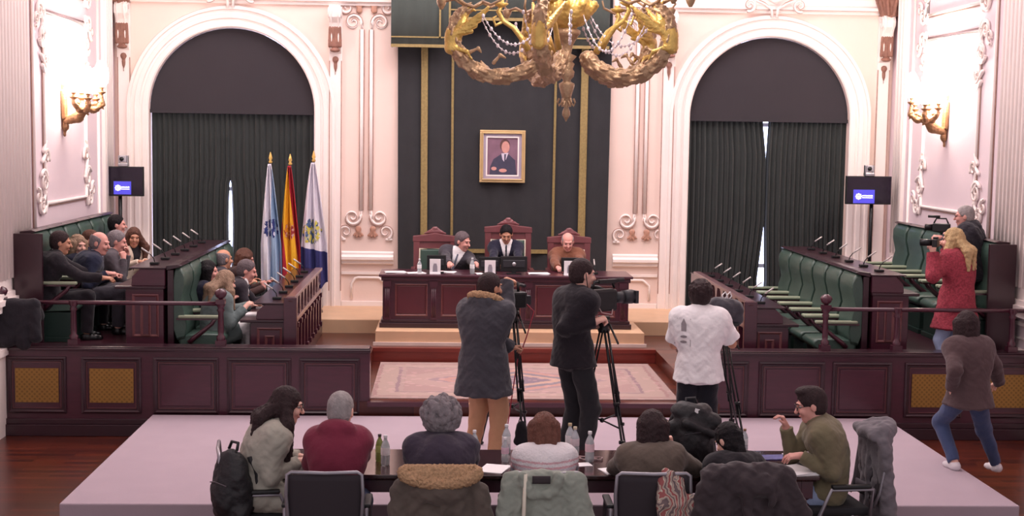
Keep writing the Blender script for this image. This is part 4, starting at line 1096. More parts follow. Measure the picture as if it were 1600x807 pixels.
for p in (677.5, 752, 825, 899.5, 605, 973):
    x = pxx(p); mb = MB(); mb.box(x-.045, x+.045, ty-.03, ty, .87, 1.40); mb.box(x-.055, x+.055, ty-.045, ty, 1.32, 1.40)
    for k in (-1, 0, 1): mb.tube([(x+k*.022, ty-.03, .9), (x+k*.022, ty-.03, 1.3)], .008, 6)
    mb.build('pilaster', wood, PT, world=True)
# thrones
def throne(x, y, zt, w, label):
    z = .77
    t = thing('throne_chair', label, 'chair', (x, y, z))
    h_ = zt-z
    fm = mat('rosewood throne frame', (120,66,70), rough=.28, var=.2, scale=6, coat=.4)
    mb = MB()
    for s_ in (-1, 1): mb.box(s_*w-.045*(1+s_), s_*w+.045*(1-s_), -.05, .05, 0, h_-.06)
    mb.prism([(-w-.01,h_-.10),(w+.01,h_-.10),(w+.01,h_-.02),(w*.5,h_+.0),(0,h_+.03),(-w*.5,h_+.0),(-w-.01,h_-.02)], -.055, .055, 'y'); mb.box(-w, w, -.04, .04, .4, .5)
    mb.box(-w+.03, w-.03, -.035, .04, h_-.2, h_-.08)
    mb.build('frame', fm, t, bevel=.008)
    sd = SDF(); sd.ell((0,-.02,h_+.04), (.12,.03,.045)); 
    for s_ in (-1, 1): sd.cone((s_*.04,-.02,h_+.04), (s_*.15,-.02,h_+.02), .025, .014); sd.cone((s_*.05,-.02,h_+.07), (s_*.02,-.02,h_+.10), .02, .014)
    sd.ell((0,-.02,h_+.09), (.04,.025,.03)); sd.noise(.004, 110, 2, 'curl'); c = sd.build('crest', bronze if 0 else fm, t, h=.008, world=False)
    mb = MB(); mb.box(-w+.10, w-.10, -.075, -.04, .52, h_-.21); mb.build('back_pad', green, t, bevel=.02)
    mb = MB(); mb.tube([(-w+.09,-.05,.5), (-w+.09,-.05,h_-.2), (w-.09,-.05,h_-.2), (w-.09,-.05,.5)], .012, 6); mb.build('piping', mat('cream piping', (206,196,176), rough=.6), t)
    mb = MB(); mb.box(-w+.03, w-.03, -.55, -.05, .38, .48); mb.build('seat', green, t, bevel=.02)
    for s_ in (-1, 1):
        mb = MB(); mb.box(s_*w-.03, s_*w+.03, -.5, -.04, .66, .70); mb.tube([(s_*w,-.46,.66), (s_*w,-.48,.4), (s_*w,-.5,0)], .025, 6); mb.build('arm', fm, t, bevel=.004)
    return t
yt = 20.35
for px, pt_, lab, w in ((680, 367, 'left wooden throne with green leather back behind the presidency table', .31), (794, 353, 'tall middle wooden throne with green back and carved crest', .335), (889, 369, 'right wooden throne with green back behind the man in the brown sweater', .31)):
    x, _, z = P(px, pt_, yt); throne(x, yt, z, w, lab)
# things on the presidency table
def bottle(x, y, z, h_, label, capcol=(230,230,235), liquid=(214,222,226), lab_=(240,240,242), group=None, name='water_bottle'):
    t = thing(name, label, 'bottle', (x, y, z)); r = h_*.15
    gm = mat('clear bottle %s' % (liquid,), liquid, rough=.08, var=.02, trans=.55)
    mb = MB(); mb.lathe([(r*.85,0),(r,.01),(r,h_*.30),(r*.93,h_*.34),(r,h_*.38),(r,h_*.62),(r*.7,h_*.76),(r*.36,h_*.86),(r*.36,h_*.93)], n=14); mb.build('bottle_body', gm, t)
    mb = MB(); mb.lathe([(r*1.02,h_*.34),(r*1.03,h_*.36),(r*1.03,h_*.58),(r*1.01,h_*.6)], n=14); mb.build('paper_label', mat('bottle label %s' % (lab_,), lab_, rough=.6, var=.2, scale=30), t)
    mb = MB(); mb.lathe([(r*.42,h_*.91),(r*.44,h_*.92),(r*.44,h_),(r*.40,h_*1.005)], n=12); mb.build('cap', mat('bottle cap %s' % (capcol,), capcol, rough=.4), t)
    return t
def monitor(px, py0, py1, px0, px1, y, label, tilt=0., back=True, emblem=False):
    x0, _, z0 = P(px0, py1, y); x1, _, z1 = P(px1, py0, y); xc = (x0+x1)/2
    t = thing('monitor', label, 'monitor', (xc, y, 1.49))
    mb = MB(); mb.box(x0, x1, y-.012, y+.02, max(z0, 1.52), z1); mb.build('screen_housing', black, t, world=True, bevel=.008)
    mb = MB(); mb.box(x0+.03, x1-.03, y-.03, y-.012, z0+.06, z1-.05); mb.build('back_cover', mat('dark grey plastic', (40,40,46), rough=.5), t, world=True, bevel=.012)
    mb = MB(); mb.box(xc-.03, xc+.03, y-.02, y+.02, 1.49, max(z0, 1.52)+.05); mb.box(xc-.1, xc+.1, y-.07, y+.07, 1.49, 1.503); mb.build('stand', black, t, world=True)
    if emblem:
        mb = MB(); mb.lathe([(.001,0),(.028,.0),(.028,.003),(.001,.004)], n=16); mb.move(0, Matrix.Translation((xc, y-.031, (z0+z1)/2+.0)) @ Matrix.Rotation(PI/2, 4, 'X')); mb.build('badge', steel, t, world=True)
    return t
monitor(0, 399, 422, 667, 697, 19.2, 'small black monitor at the left end of the presidency table')
monitor(0, 402, 424, 748, 782, 19.22, 'black monitor left of the big middle monitor, partly overlapping it')
monitor(0, 401, 425, 782, 824, 19.16, 'wide black monitor with a round badge in front of the middle seat', emblem=True)
monitor(0, 403, 425, 877, 906, 19.2, 'small black monitor in front of the man in the brown sweater')
def nameplate(px, py0, py1, y, label):
    x0, _, z1 = P(px-8.5, py0, y); x1 = P(px+8.5, py0, y)[0]; z0 = 1.49
    t = thing('emblem_card', label, 'card', ((x0+x1)/2, y, z0)); w = x1-x0
    mb = MB(); mb.box(x0, x1, y, y+.012, z0, z1); mb.box(x0, x1, y-.03, y+.05, z0, z0+.01); mb.build('card', paper, t, world=True)
    mb = MB(); a = (x0+x1)/2; h_ = z1-z0
    mb.prism([(a-w*.22, z0+h_*.15), (a+w*.22, z0+h_*.15), (a+w*.20, z0+h_*.5), (a+w*.12, z0+h_*.7), (a-w*.12, z0+h_*.7), (a-w*.2, z0+h_*.5)], y-.003, y, 'y')
    mb.build('crest_print', mat('grey crest print', (150,146,156), rough=.7), t, world=True)
nameplate(680, 405, 424, 19.06, 'white card with a grey crest at the left end of the presidency table')
nameplate(766, 407, 426, 19.06, 'white card with a grey crest left of the middle monitor')
nameplate(890, 408, 427, 19.06, 'white card with a grey crest in front of the brown sweater')
for px, h_, lab in ((656, .20, 'small clear water bottle at the left end of the presidency table'), (737, .22, 'clear water bottle beside the leaning man in the grey suit')):
    x, y, _ = PZ(px, 424, 1.49); bottle(x, 19.12, 1.49, h_, lab, group=None)
def sheets(px0, px1, y, label, z=1.49, rot=0., n=2, depth=.21, w=None, name='papers'):
    x0, x1 = P(px0, 425, y)[0], P(px1, 425, y)[0]; xc = (x0+x1)/2; w = w or (x1-x0)
    t = MB()
    for k in range(n):
        s0 = len(t.v); t.box(-w/2, w/2, -depth/2, depth/2, .004*k, .004*k+.003); t.move(s0, Matrix.Rotation(rot+.12*k, 4, 'Z'))
    o = t.build(name, paper, None); o.location = (xc, y, z+.001); tag(o, label, 'papers')
sheets(602, 634, 19.2, 'loose white papers at the far left end of the presidency table', n=3)
sheets(636, 664, 19.14, 'white papers between the far left sheets and the first bottle', rot=.2)
sheets(686, 712, 19.30, 'white papers under the hands of the leaning man in grey', rot=-.2)
sheets(744, 764, 19.12, 'white papers beside the bottle on the presidency table', rot=.1)
sheets(826, 858, 19.2, 'white papers right of the wide middle monitor', n=3, rot=-.1)
sheets(908, 926, 19.2, 'pale papers at the right end of the presidency table', n=2)
x, _, z = P(930, 425, 19.2)
put_mic(x, 19.25, 1.49, -PI/2, 'tall thin microphone at the right end of the presidency table')
# ---------------------------------------------------------------- screens on stands
def tv(px0, px1, py0, py1, y, pole_px, zf, label, camx, label2, logo):
    x0, _, z1 = P(px0, py0, y); x1, _, z0 = P(px1, py1, y); xp = P(pole_px, 350, y)[0]
    t = thing('television_screen', label, 'screen', (xp, y, zf))
    mb = MB(); mb.box(x0, x1, y-.03, y+.03, z0, z1); mb.build('housing', black, t, world=True, bevel=.006)
    mb = MB(); mb.box(x0+.015, x1-.015, y-.034, y-.03, z0+.02, z1-.015); sc_ = mb.build('display', mat('dark glass display', (26,20,36), rough=.12, var=.05), t, world=True)
    W_, H_ = x1-x0, z1-z0
    a0, a1, b0, b1 = logo; lx0, lx1, lz0, lz1 = x0+a0*W_, x0+a1*W_, z0+b0*H_, z0+b1*H_
    mb = MB(); mb.box(lx0, lx1, y-.037, y-.034, lz0, lz1); mb.build('blue_logo_field', mat('lit blue field', (62,58,170), emit=1.0, var=.02), t, world=True)
    lm = mat('lit white logo', (226,222,255), emit=1.6, var=.02)
    mb = MB(); w_, h_ = lx1-lx0, lz1-lz0; cx_, cz_ = lx0+w_*.25, lz0+h_*.5; r_ = h_*.2
    pts = [(cx_+r_*(1 if k % 2 else 1.25)*math.cos(2*PI*k/16), cz_+r_*(1 if k % 2 else 1.25)*math.sin(2*PI*k/16)) for k in range(16)]
    mb.prism(pts, y-.039, y-.037, 'y'); mb.build('logo_emblem', lm, t, world=True)
    mb = MB(); mb.tube([(cx_+r_*.45*math.cos(a), y-.0395, cz_+r_*.5*math.sin(a)) for a in np.linspace(.6, 5.2, 10)], r_*.14, 5); mb.build('logo_ring', mat('lit blue field', (62,58,170)), t, world=True)
    # two unreadable lines of small lettering
    mb = MB(); random.seed(3)
    for zz, n_, hh in ((cz_+h_*.06, 12, .11), (cz_-h_*.09, 13, .07)):
        for k in range(n_):
            xa = lx0+w_*(.42+.5*k/n_); mb.box(xa, xa+w_*.028, y-.039, y-.037, zz-h_*hh*.5, zz+h_*hh*(.3+.25*random.random()))
    mb.build('logo_lettering', lm, t, world=True)
    mb = MB(); mb.tube([(xp, y+.05, zf), (xp, y+.05, z1-.05)], .028, 10); mb.box(xp-.14, xp+.14, y-.15, y+.25, zf, zf+.02); mb.box(xp-.08, xp+.08, y+.02, y+.05, z0+.08, z1-.1); mb.build('stand_pole', blackm, t, world=True)
    xk, _, zk = P(camx, py0, y)
    c = thing('ceiling_camera' if 0 else 'video_conference_camera', label2, 'camera', (xk, y, z1))
    mb = MB(); mb.box(xk-.07, xk+.07, y-.05, y+.07, z1, z1+.05); mb.build('base', steel, c, world=True, bevel=.01)
    mb = MB(); 
    for s_ in (-1, 1): mb.box(xk+s_*.06-.01, xk+s_*.06+.01, y-.03, y+.05, z1+.04, z1+.16)
    mb.build('yoke', steel, c, world=True, bevel=.006)
    mb = MB(); mb.box(xk-.048, xk+.048, y-.05, y+.06, z1+.06, z1+.16); mb.build('camera_head', mat('pale grey plastic', (176,170,178), rough=.4), c, world=True, bevel=.014)
    mb = MB(); mb.tube([(xk-.012, y-.075, z1+.11), (xk-.012, y-.045, z1+.11)], .03, 12); mb.build('lens', black, c, world=True)
tv(168, 225, 260, 307, 20.6, 187, TF, 'dark flat screen with a blue logo on a pole by the left arch', 193, 'small silver camera on top of the left screen', (.18, .66, .06, .50))
tv(1322, 1391, 275, 320, 20.6, 1362, TF, 'dark flat screen with a blue logo on a pole by the right arch', 1358, 'small silver camera on top of the right screen', (.16, .63, .04, .52))
# ---------------------------------------------------------------- flags
def flag(px_top, py_top, px_bot, py_bot, wb, y, m, label, zf=.77, finial='spear', lean=0., extra=None, dx=0):
    xt, _, zt = P(px_top, py_top, y); xb, _, zb = P(px_bot, py_bot, y)
    t = thing('flag', label, 'flag', (xt, y+.12, zf))
    mb = MB(); mb.tube([(xt, y+.12, zf), (xt, y+.12, zt-.12)], .016, 8); mb.lathe([(.14,0),(.13,.04),(.03,.07),(.025,.1)], (xt, y+.12, zf), 14); mb.build('pole', mat('dark flagpole', (70,44,36), rough=.4), t, world=True)
    mb = MB(); mb.lathe([(.02,-.14),(.03,-.12),(.015,-.10),(.028,-.07),(.018,-.03),(.004,.02)], (xt, y+.12, zt), 10); mb.build('finial', gold, t, world=True)
    mb = MB(); z1 = zt-.15
    def fn(u, v):
        z = zb+(z1-zb)*v; k = (1-v)
        hw = wb*(.14+.86*min(1, k*1.55)**.8); cxx = xt+dx*k+(xb-xt)*k*.8
        low = .16*u*(1-v)**8*0
        zz = z+(.10*math.sin(u*7+1)*max(0, 1-v*6))
        return (cxx+(u-.5)*hw, y+.02+.05*math.sin(u*15+v*3)*min(1, k*2+.3)+.02*math.sin(u*31), zz)
    mb.grid(fn, 60, 50)
    o = mb.build('flag_cloth', m, t, world=True); solid(o, .004); return t, fn
def flagmat(name, fn_stops, axis, crest=None):
    return bands(name, axis, fn_stops)
def blotch(par, c, rx, rz, y, cols, n, seed, nm):
    """embroidered arms: one raised patch of coloured thread following the folds of the cloth"""
    from mathutils.bvhtree import BVHTree
    ob = [q for q in par.children if q.name.startswith('flag_cloth')][0]; me = ob.data
    bvh = BVHTree.FromPolygons([tuple(q.co) for q in me.vertices], [tuple(p_.vertices) for p_ in me.polygons]); pl = par.location
    random.seed(seed); n_, m_ = 40, 8; rs = [.8+.28*random.random() for _ in range(n_)]
    def hit(x, z):
        h_ = bvh.ray_cast(Vector((x, y-1, z))-pl, Vector((0, 1, 0))); return h_[0]
    v = []; f = []
    for i in range(m_+1):
        for k in range(n_):
            a = 2*PI*k/n_; r = rs[k]*i/m_; h_ = None; 
            while h_ is None and r > -.01: h_ = hit(c[0]+rx*r*math.cos(a), c[1]+rz*r*math.sin(a)); r -= .05
            v.append((h_.x, h_.y-.007, h_.z))
    for i in range(m_):
        for k in range(n_): f.append((i*n_+k, i*n_+(k+1) % n_, (i+1)*n_+(k+1) % n_, (i+1)*n_+k))
    m = bpy.data.materials.new('embroidered arms'); m.use_nodes = True; nt = m.node_tree; N = nt.nodes; L = nt.links; b = N['Principled BSDF']; b.inputs['Roughness'].default_value = .85
    tc = N.new('ShaderNodeTexCoord'); vo = N.new('ShaderNodeTexVoronoi'); vo.inputs['Scale'].default_value = n; L.new(tc.outputs['Object'], vo.inputs['Vector'])
    sp = N.new('ShaderNodeSeparateColor'); L.new(vo.outputs['Color'], sp.inputs[0]); cr = N.new('ShaderNodeValToRGB'); cr.color_ramp.interpolation = 'CONSTANT'; el = cr.color_ramp.elements
    for i, col in enumerate(cols):
        e = el[i] if i < 2 else el.new(i/len(cols)); e.position = i/len(cols); e.color = lin(col)+(1,)
    L.new(sp.outputs[0], cr.inputs[0]); L.new(cr.outputs[0], b.inputs['Base Color'])
    mb = MB(); mb.smooth = True; mb.add(v, f); mb.build(nm, m, par)
yf = 20.35
fx = lambda px: P(px, 340, yf)[0]; fz = lambda py: P(440, py, yf)[2]
ga = bpy.data.materials.new('white and pale blue flag cloth')
def diag(m, stops, dirv, rough=.85):
    m.use_nodes = True; nt = m.node_tree; N = nt.nodes; L = nt.links; b = N['Principled BSDF']; b.inputs['Roughness'].default_value = rough
    tc = N.new('ShaderNodeTexCoord'); vm = N.new('ShaderNodeVectorMath'); vm.operation = 'DOT_PRODUCT'; vm.inputs[1].default_value = dirv
    L.new(tc.outputs['Object'], vm.inputs[0]); lo, hi = stops[0][0], stops[-1][0]
    mr = N.new('ShaderNodeMapRange'); mr.inputs['From Min'].default_value = lo; mr.inputs['From Max'].default_value = hi; L.new(vm.outputs['Value'], mr.inputs['Value'])
    cr = N.new('ShaderNodeValToRGB'); cr.color_ramp.interpolation = 'CONSTANT'; el = cr.color_ramp.elements
    for i, (p_, c) in enumerate(stops[:-1]):
        e = el[i] if i < 2 else el.new((p_-lo)/(hi-lo)); e.position = (p_-lo)/(hi-lo); e.color = lin(c)+(1,)
    L.new(mr.outputs[0], cr.inputs[0]); L.new(cr.outputs[0], b.inputs['Base Color']); return m
diag(ga, [(-1, (226,222,232)), (-.01, (150,176,206)), (.3, (150,176,206)), (.9, (226,222,232))], (1, 0, -.02))
# object coordinates start at the cloth origin = pole base
t1, f1 = flag(421, 240, 425, 452, .30, yf, ga, 'white flag with a pale blue band and dark blue emblem, leftmost of three')
blotch(t1, (fx(423), fz(357)), .115, .14, yf-.045, [(46,62,128), (40,50,110), (214,214,228), (50,60,120)], 22, 4, 'emblem')
spm = bpy.data.materials.new('red and yellow flag cloth'); diag(spm, [(-1, (176,34,52)), (.035, (236,176,40)), (.195, (176,34,52)), (.9, (0,0,0))], (1, 0, .11))
t2, f2 = flag(452, 243, 454, 462, .30, yf, spm, 'red and yellow striped flag, middle of three')
blotch(t2, (fx(452), fz(362)), .075, .13, yf-.045, [(150,40,50), (206,160,150), (214,140,50), (160,50,50)], 26, 5, 'emblem')
mu_m = bpy.data.materials.new('white over navy flag cloth'); diag(mu_m, [(-.2, (52,54,112)), (.92, (228,222,232)), (2.6, (0,0,0))], (0.2, 0, 1))
t3, f3 = flag(489, 238, 492, 452, .38, yf, mu_m, 'white over navy flag with a yellow and blue coat of arms, rightmost of three', finial='ball')
blotch(t3, (fx(487), fz(362)), .14, .19, yf-.045, [(72,98,140), (204,190,80), (206,196,90), (186,186,160), (70,90,130)], 22, 6, 'coat_of_arms')
# ---------------------------------------------------------------- chandelier
YC = 11.0
ccx = P(886, 100, YC)[0]
zz_ = lambda py: P(886, py, YC)[2]
CH = thing('chandelier', 'huge gilded chandelier with curling horn arms and winged beasts hanging over the room', 'chandelier', (ccx, YC, zz_(190)))
b0 = zz_(190)
Z = lambda py: zz_(py)-b0
mb = MB(); mb.lathe([(.004,Z(190)),(.012,Z(186)),(.032,Z(180)),(.03,Z(174)),(.016,Z(168)),(.03,Z(165)),(.02,Z(161)),(.03,Z(158)),(.045,Z(146)),(.06,Z(136)),(.062,Z(131)),(.035,Z(128)),(.03,Z(125)),(.055,Z(120)),(.06,Z(112)),(.045,Z(108)),(.06,Z(100)),(.04,Z(96)),(.075,Z(88)),(.03,Z(84)),(.045,Z(70)),(.085,Z(56)),(.10,Z(53)),(.10,Z(48)),(.06,Z(44)),(.07,Z(38)),(.04,Z(34))], n=20)
for k in range(6):
    a = 2*PI*k/6; mb.tube([(r*math.cos(a), r*math.sin(a), z) for r, z in ((.025,Z(158)),(.06,Z(166)),(.068,Z(160)),(.055,Z(154)))], .008, 5)
mb.build('central_stem', goldr, CH)
sd = SDF(); sd.ell((0,0,Z(12)), (.20,.20,.16), k=.02); sd.cone((0,0,Z(40)), (0,0,Z(12)), .07, .16, k=.03)
for k in range(10):
    a = 2*PI*k/10; sd.cone((.10*math.cos(a), .10*math.sin(a), Z(36)), (.215*math.cos(a+.15), .215*math.sin(a+.15), Z(8)), .03, .035, k=.01)
sd.noise(.008, 90, 1, 'curl'); sd.build('acanthus_basket', gold, CH, h=.010, world=False)
mb = MB(); mb.lathe([(.10,Z(-10)),(.12,Z(-30)),(.05,Z(-50)),(.03,Z(-90)),(.03,Z(-300))], n=16); mb.build('upper_shaft', goldr, CH)
# one arm in the plane x = outwards
px2r = lambda px: (886-px)/200.0
path = [(850,88,.05),(838,102,.055),(820,113,.06),(795,121,.062),(770,122,.062),(748,115,.062),(728,100,.06),(714,80,.056),(708,58,.052),(711,38,.045),(722,22,.038),(736,14,.030)]
sd = SDF(); pts = [(px2r(a), Z(b), r) for a, b, r in path]
fine = []
for i in range(len(pts)-1):
    for t in (0, .5): fine.append(tuple(pts[i][k]+(pts[i+1][k]-pts[i][k])*t for k in range(3)))
fine.append(pts[-1])
for i in range(len(fine)-1):
    a, b = fine[i], fine[i+1]; sd.cone((a[0],0,a[1]), (b[0],0,b[1]), a[2]*.86, b[2]*.86, k=.015)
    d = V(b[0]-a[0], b[1]-a[1]); d = d/np.linalg.norm(d); nrm = V(-d[1], d[0])
    # overlapping scale-like leaves spiralling round the horn
    for q in range(4):
        w_ = 2*PI*q/4+i*.5; o = (math.cos(w_)*a[2]*.9, math.sin(w_)*a[2]*.9)
        s0 = (a[0]+nrm[0]*o[0], o[1], a[1]+nrm[1]*o[0]); s1 = (a[0]+d[0]*.06+nrm[0]*o[0]*1.12, o[1]*1.12, a[1]+d[1]*.06+nrm[1]*o[0]*1.12)
        sd.cone(s0, s1, .017, .006, k=.004)
for (a, b, c, e) in ((772,100,782,88),(782,88,790,92),(760,108,752,98),(735,84,748,78),(748,78,752,84)): sd.cone((px2r(a),0,Z(b)), (px2r(c),0,Z(e)), .018, .010, k=.01)
sd.noise(.004, 120, 2, 'curl'); armme = sd.mesh('horn_arm', .008)
arm0 = link_mesh('horn_arm', armme, goldr, CH)
# winged beast riding the end of the horn
sd = SDF(); sd.ell((.90,0,Z(62)), (.055,.05,.09), Matrix.Identity(3) and None, k=.02)
sd.cone((.90,0,Z(78)), (.83,0,Z(40)), .055, .05, k=.03); sd.cone((.83,0,Z(40)), (.79,0,Z(22)), .045, .032, k=.03); sd.ell((.78,0,Z(16)), (.045,.032,.034), k=.02); sd.cone((.76,0,Z(15)), (.715,0,Z(20)), .02, .010, k=.01)
for s_ in (-1, 1):
    for k in range(5): sd.cone((.88,s_*.03,Z(58)), (.74-.03*k, s_*(.06+.015*k), Z(52-9*k)), .024, .014, k=.015)
    sd.cone((.88,s_*.03,Z(78)), (.78,s_*.05,Z(84)), .026, .014, k=.02); sd.cone((.78,s_*.05,Z(84)), (.74,s_*.05,Z(96)), .014, .010, k=.02)
    sd.cone((.80,s_*.01,Z(14)), (.815,s_*.035,Z(4)), .012, .006, k=.01)
sd.noise(.005, 110, 3, 'curl'); beast = link_mesh('winged_beast', sd.mesh('winged_beast', .008), gold, arm0)
# candle branch
mb = MB(); mb.tube([(.30,0,Z(80)), (.36,0,Z(60)), (.42,0,Z(45)), (.50,0,Z(35)), (.54,0,Z(20)), (.52,0,Z(12))], [.028,.022,.02,.018,.018,.016], 8); mb.tube([(.50,0,Z(35)),(.56,0,Z(42)),(.58,0,Z(30)),(.55,0,Z(27))], [.014,.012,.01,.006], 6)
mb.lathe([(.01,Z(14)),(.035,Z(12)),(.06,Z(8)),(.055,Z(7)),(.025,Z(6)),(.025,Z(2))], (.52,0,0), 14); mb.build('candle_branch', gold, arm0)
mb = MB(); mb.lathe([(.022,Z(4)),(.022,Z(-22)),(.012,Z(-24))], (.52,0,0), 12); mb.build('candle', mat('ivory candle', (240,236,240), rough=.5), arm0)
# thin outer scroll branches with cups, above the beasts
for s_ in (-1, 1):
    mb = MB()
    mb.tube([(.80,s_*.04,Z(10)), (.88,s_*.10,Z(0)), (.98,s_*.14,Z(4)), (1.02,s_*.15,Z(-6)), (.98,s_*.14,Z(-14))], [.014,.012,.011,.01,.008], 6); mb.tube([(.80,s_*.04,Z(10)), (.73,s_*.03,Z(14)), (.66,s_*.05,Z(6))], .012, 6); mb.lathe([(.012,Z(16)),(.03,Z(10)),(.04,Z(4)),(.02,Z(0))], (.98,s_*.14,0), 10)
    mb.tube([(.66,s_*.05,Z(6)), (.60,s_*.12,Z(12)), (.52,s_*.16,Z(4)), (.50,s_*.16,Z(-8))], [.012,.011,.01,.008], 6)
    mb.build('scroll_branch', goldr, arm0)
# crystal strings from basket to beast
cm = mat('crystal beads', (222,206,214), rough=.1, var=.15, scale=40, spec=.8)
for s_, sag in ((-1, .32), (1, .26)):
    mb = MB()
    for k in range(17):
        t = k/16; mb.ball((.16+.5*t, s_*(.05+.13*t*1), Z(20)-(.05)*t-sag*4*t*(1-t)*.9), (.009,.009,.012) if k % 2 else (.013,.013,.018), 6, 4)
    mb.tube([(.16+.5*t, s_*(.05+.13*t), Z(20)-.05*t-sag*4*t*(1-t)*.9) for t in np.linspace(0, 1, 17)], .0035, 5)
    mb.build('crystal_string', cm, arm0)
for i, az in enumerate((180, 252, 324, 36, 108)):
    a = arm0 if i == 0 else copy_tree(arm0, CH)
    a.rotation_euler = (0, 0, math.radians(az)+(0.0))
l = bpy.data.lights.new('chandelier_fill', 'POINT'); l.energy = 38; l.color = (1, .93, .86); l.shadow_soft_size = .3  # unseen point light added above the frame to brighten the gilding
o = bpy.data.objects.new('chandelier_fill_light', l); COL.objects.link(o); o.parent = CH; o.location = (0, -.55, Z(-75))
# ---------------------------------------------------------------- wall sconces
globem = mat('glowing glass globe', (255,244,232), emit=26, var=.0)
sgold = mat('aged sconce bronze', (158,118,84), rough=.45, metal=.25, var=.35, scale=16, bump=.3, bscale=60)
def sconce(sg, xw, yc, py0, py1, px, label):
    """plate on the side wall, branches reaching into the room"""
    z0 = PX(px, py1, xw)[2]; z1 = PX(px, py0, xw)[2]
    t = thing('wall_sconce', label, 'wall lamp', (xw, yc, z0)); H_ = z1-z0
    sd = SDF()
    sd.cone((sg*.03,0,.16*H_), (sg*.03,0,H_*.92), .035, .045); sd.cone((sg*.03,.05,.3*H_), (sg*.03,.07,H_*.85), .03, .03, k=.02); sd.cone((sg*.03,-.05,.3*H_), (sg*.03,-.07,H_*.85), .03, .03, k=.02)
    sd.ell((sg*.03,0,H_), (.04,.06,.05)); sd.ell((sg*.04,0,.10*H_), (.05,.05,.06)); sd.cone((sg*.035,0,.06*H_), (sg*.03,0,-.06*H_), .03, .012); sd.ell((sg*.03,0,-.08*H_), (.02,.02,.03))
    sd.noise(.006, 90, 5, 'curl'); sd.build('back_plate', sgold, t, h=.010, world=False)
    hub = (sg*.30, 0, H_*.52)
    sd = SDF(); sd.cone((sg*.05,0,.22*H_), (sg*.2,0,.30*H_), .055, .07, k=.03); sd.cone((sg*.2,0,.3*H_), hub, .07, .06, k=.03)
    ends = [(.20,-.20,.80), (.38,-.20,.78), (.50,0.0,.92), (.38,.20,.78), (.20,.20,.80)]
    for e in ends:
        m_ = (sg*(e[0]*.5+.16), e[1]*.8, H_*.46); c = (sg*e[0], e[1], H_*(e[2]-.12))
        sd.cone(hub, m_, .055, .042, k=.02); sd.cone(m_, (sg*(e[0]+.02), e[1]*1.08, H_*.58), .042, .032, k=.02); sd.cone((sg*(e[0]+.02), e[1]*1.08, H_*.58), c, .030, .024, k=.01)
        for q_ in range(4):
            tt = q_/3; px_, py_, pz_ = sg*(hub[0]*sg*(1-tt)+e[0]*tt), e[1]*tt, H_*(.48+.10*tt); sd.cone((px_, py_, pz_), (px_+sg*.03, py_*1.1, pz_-.07), .028, .010, k=.015); sd.ell((px_, py_, pz_+.03), (.035,.035,.03), k=.015)
    sd.noise(.009, 80, 6, 'curl'); sd.build('scroll_arms', sgold, t, h=.010, world=False)
    for e in ends:
        c = (sg*e[0], e[1], H_*(e[2]-.12))
        mb = MB(); mb.lathe([(.015,-.01),(.05,.02),(.062,.03),(.03,.035),(.02,.06),(.03,.08),(.055,.09)], c, 12); cu = mb.build('candle_cup', sgold, t)
        mb = MB(); mb.lathe([(.045,.09),(.085,.15),(.10,.24),(.085,.33),(.05,.40),(.03,.43)], c, 14); mb.build('glass_globe', globem, cu)
    l = bpy.data.lights.new('sconce_glow', 'POINT'); l.energy = 80; l.color = (1, .90, .80); l.shadow_soft_size = .25
    o = bpy.data.objects.new('sconce_light', l); COL.objects.link(o); o.parent = t; o.location = (sg*.34, 0, H_*1.35)
sconce(1, XL, PX(97, 170, XL)[1], 132, 205, 97, 'gilded wall sconce with glowing globes on the left wall')
sconce(-1, XR, PX(1480, 190, XR)[1], 150, 222, 1480, 'gilded wall sconce with glowing globes on the right wall')
# lantern bottom hanging high on the right wall panel
# ---------------------------------------------------------------- press table
FT = thing('press_table', 'long dark polished table in the foreground where the journalists sit', 'table', (.85, 11.2, 0))
ya, yb_ = 10.76, 11.66
xa, xb = PZ(437, 745, .75)[0], PZ(1282, 745, .75)[0]
tabm = mat('dark polished table wood', (58,30,32), rough=.12, var=.25, scale=3, stretch=(6,1,1), coat=.6)
mb = MB(); mb.box(xa, xb, ya, yb_, .715, .75); mb.box(xa+.02, xb-.02, ya+.02, yb_-.02, .70, .715); mb.build('tabletop', tabm, FT, world=True, bevel=.008)
mb = MB(); mb.box(xa+.06, xb-.06, ya+.05, ya+.08, .60, .70); mb.box(xa+.06, xb-.06, yb_-.08, yb_-.05, .60, .70); mb.box(xa+.06, xa+.09, ya+.08, yb_-.08, .60, .70); mb.box(xb-.09, xb-.06, ya+.08, yb_-.08, .60, .70)
mb.build('apron', wood, FT, world=True)
for x in (xa+.09, xb-.09):
    for y in (ya+.09, yb_-.09):
        mb = MB(); mb.box(x-.045, x+.045, y-.045, y+.045, .56, .70); zl = .0 if y < 11.5 else .0
        mb.lathe([(.03,0),(.022,.03),(.03,.3),(.036,.44),(.022,.47),(.036,.50),(.022,.53),(.04,.56)], (x, y, 0), 12); mb.build('leg', wood, FT, world=True)
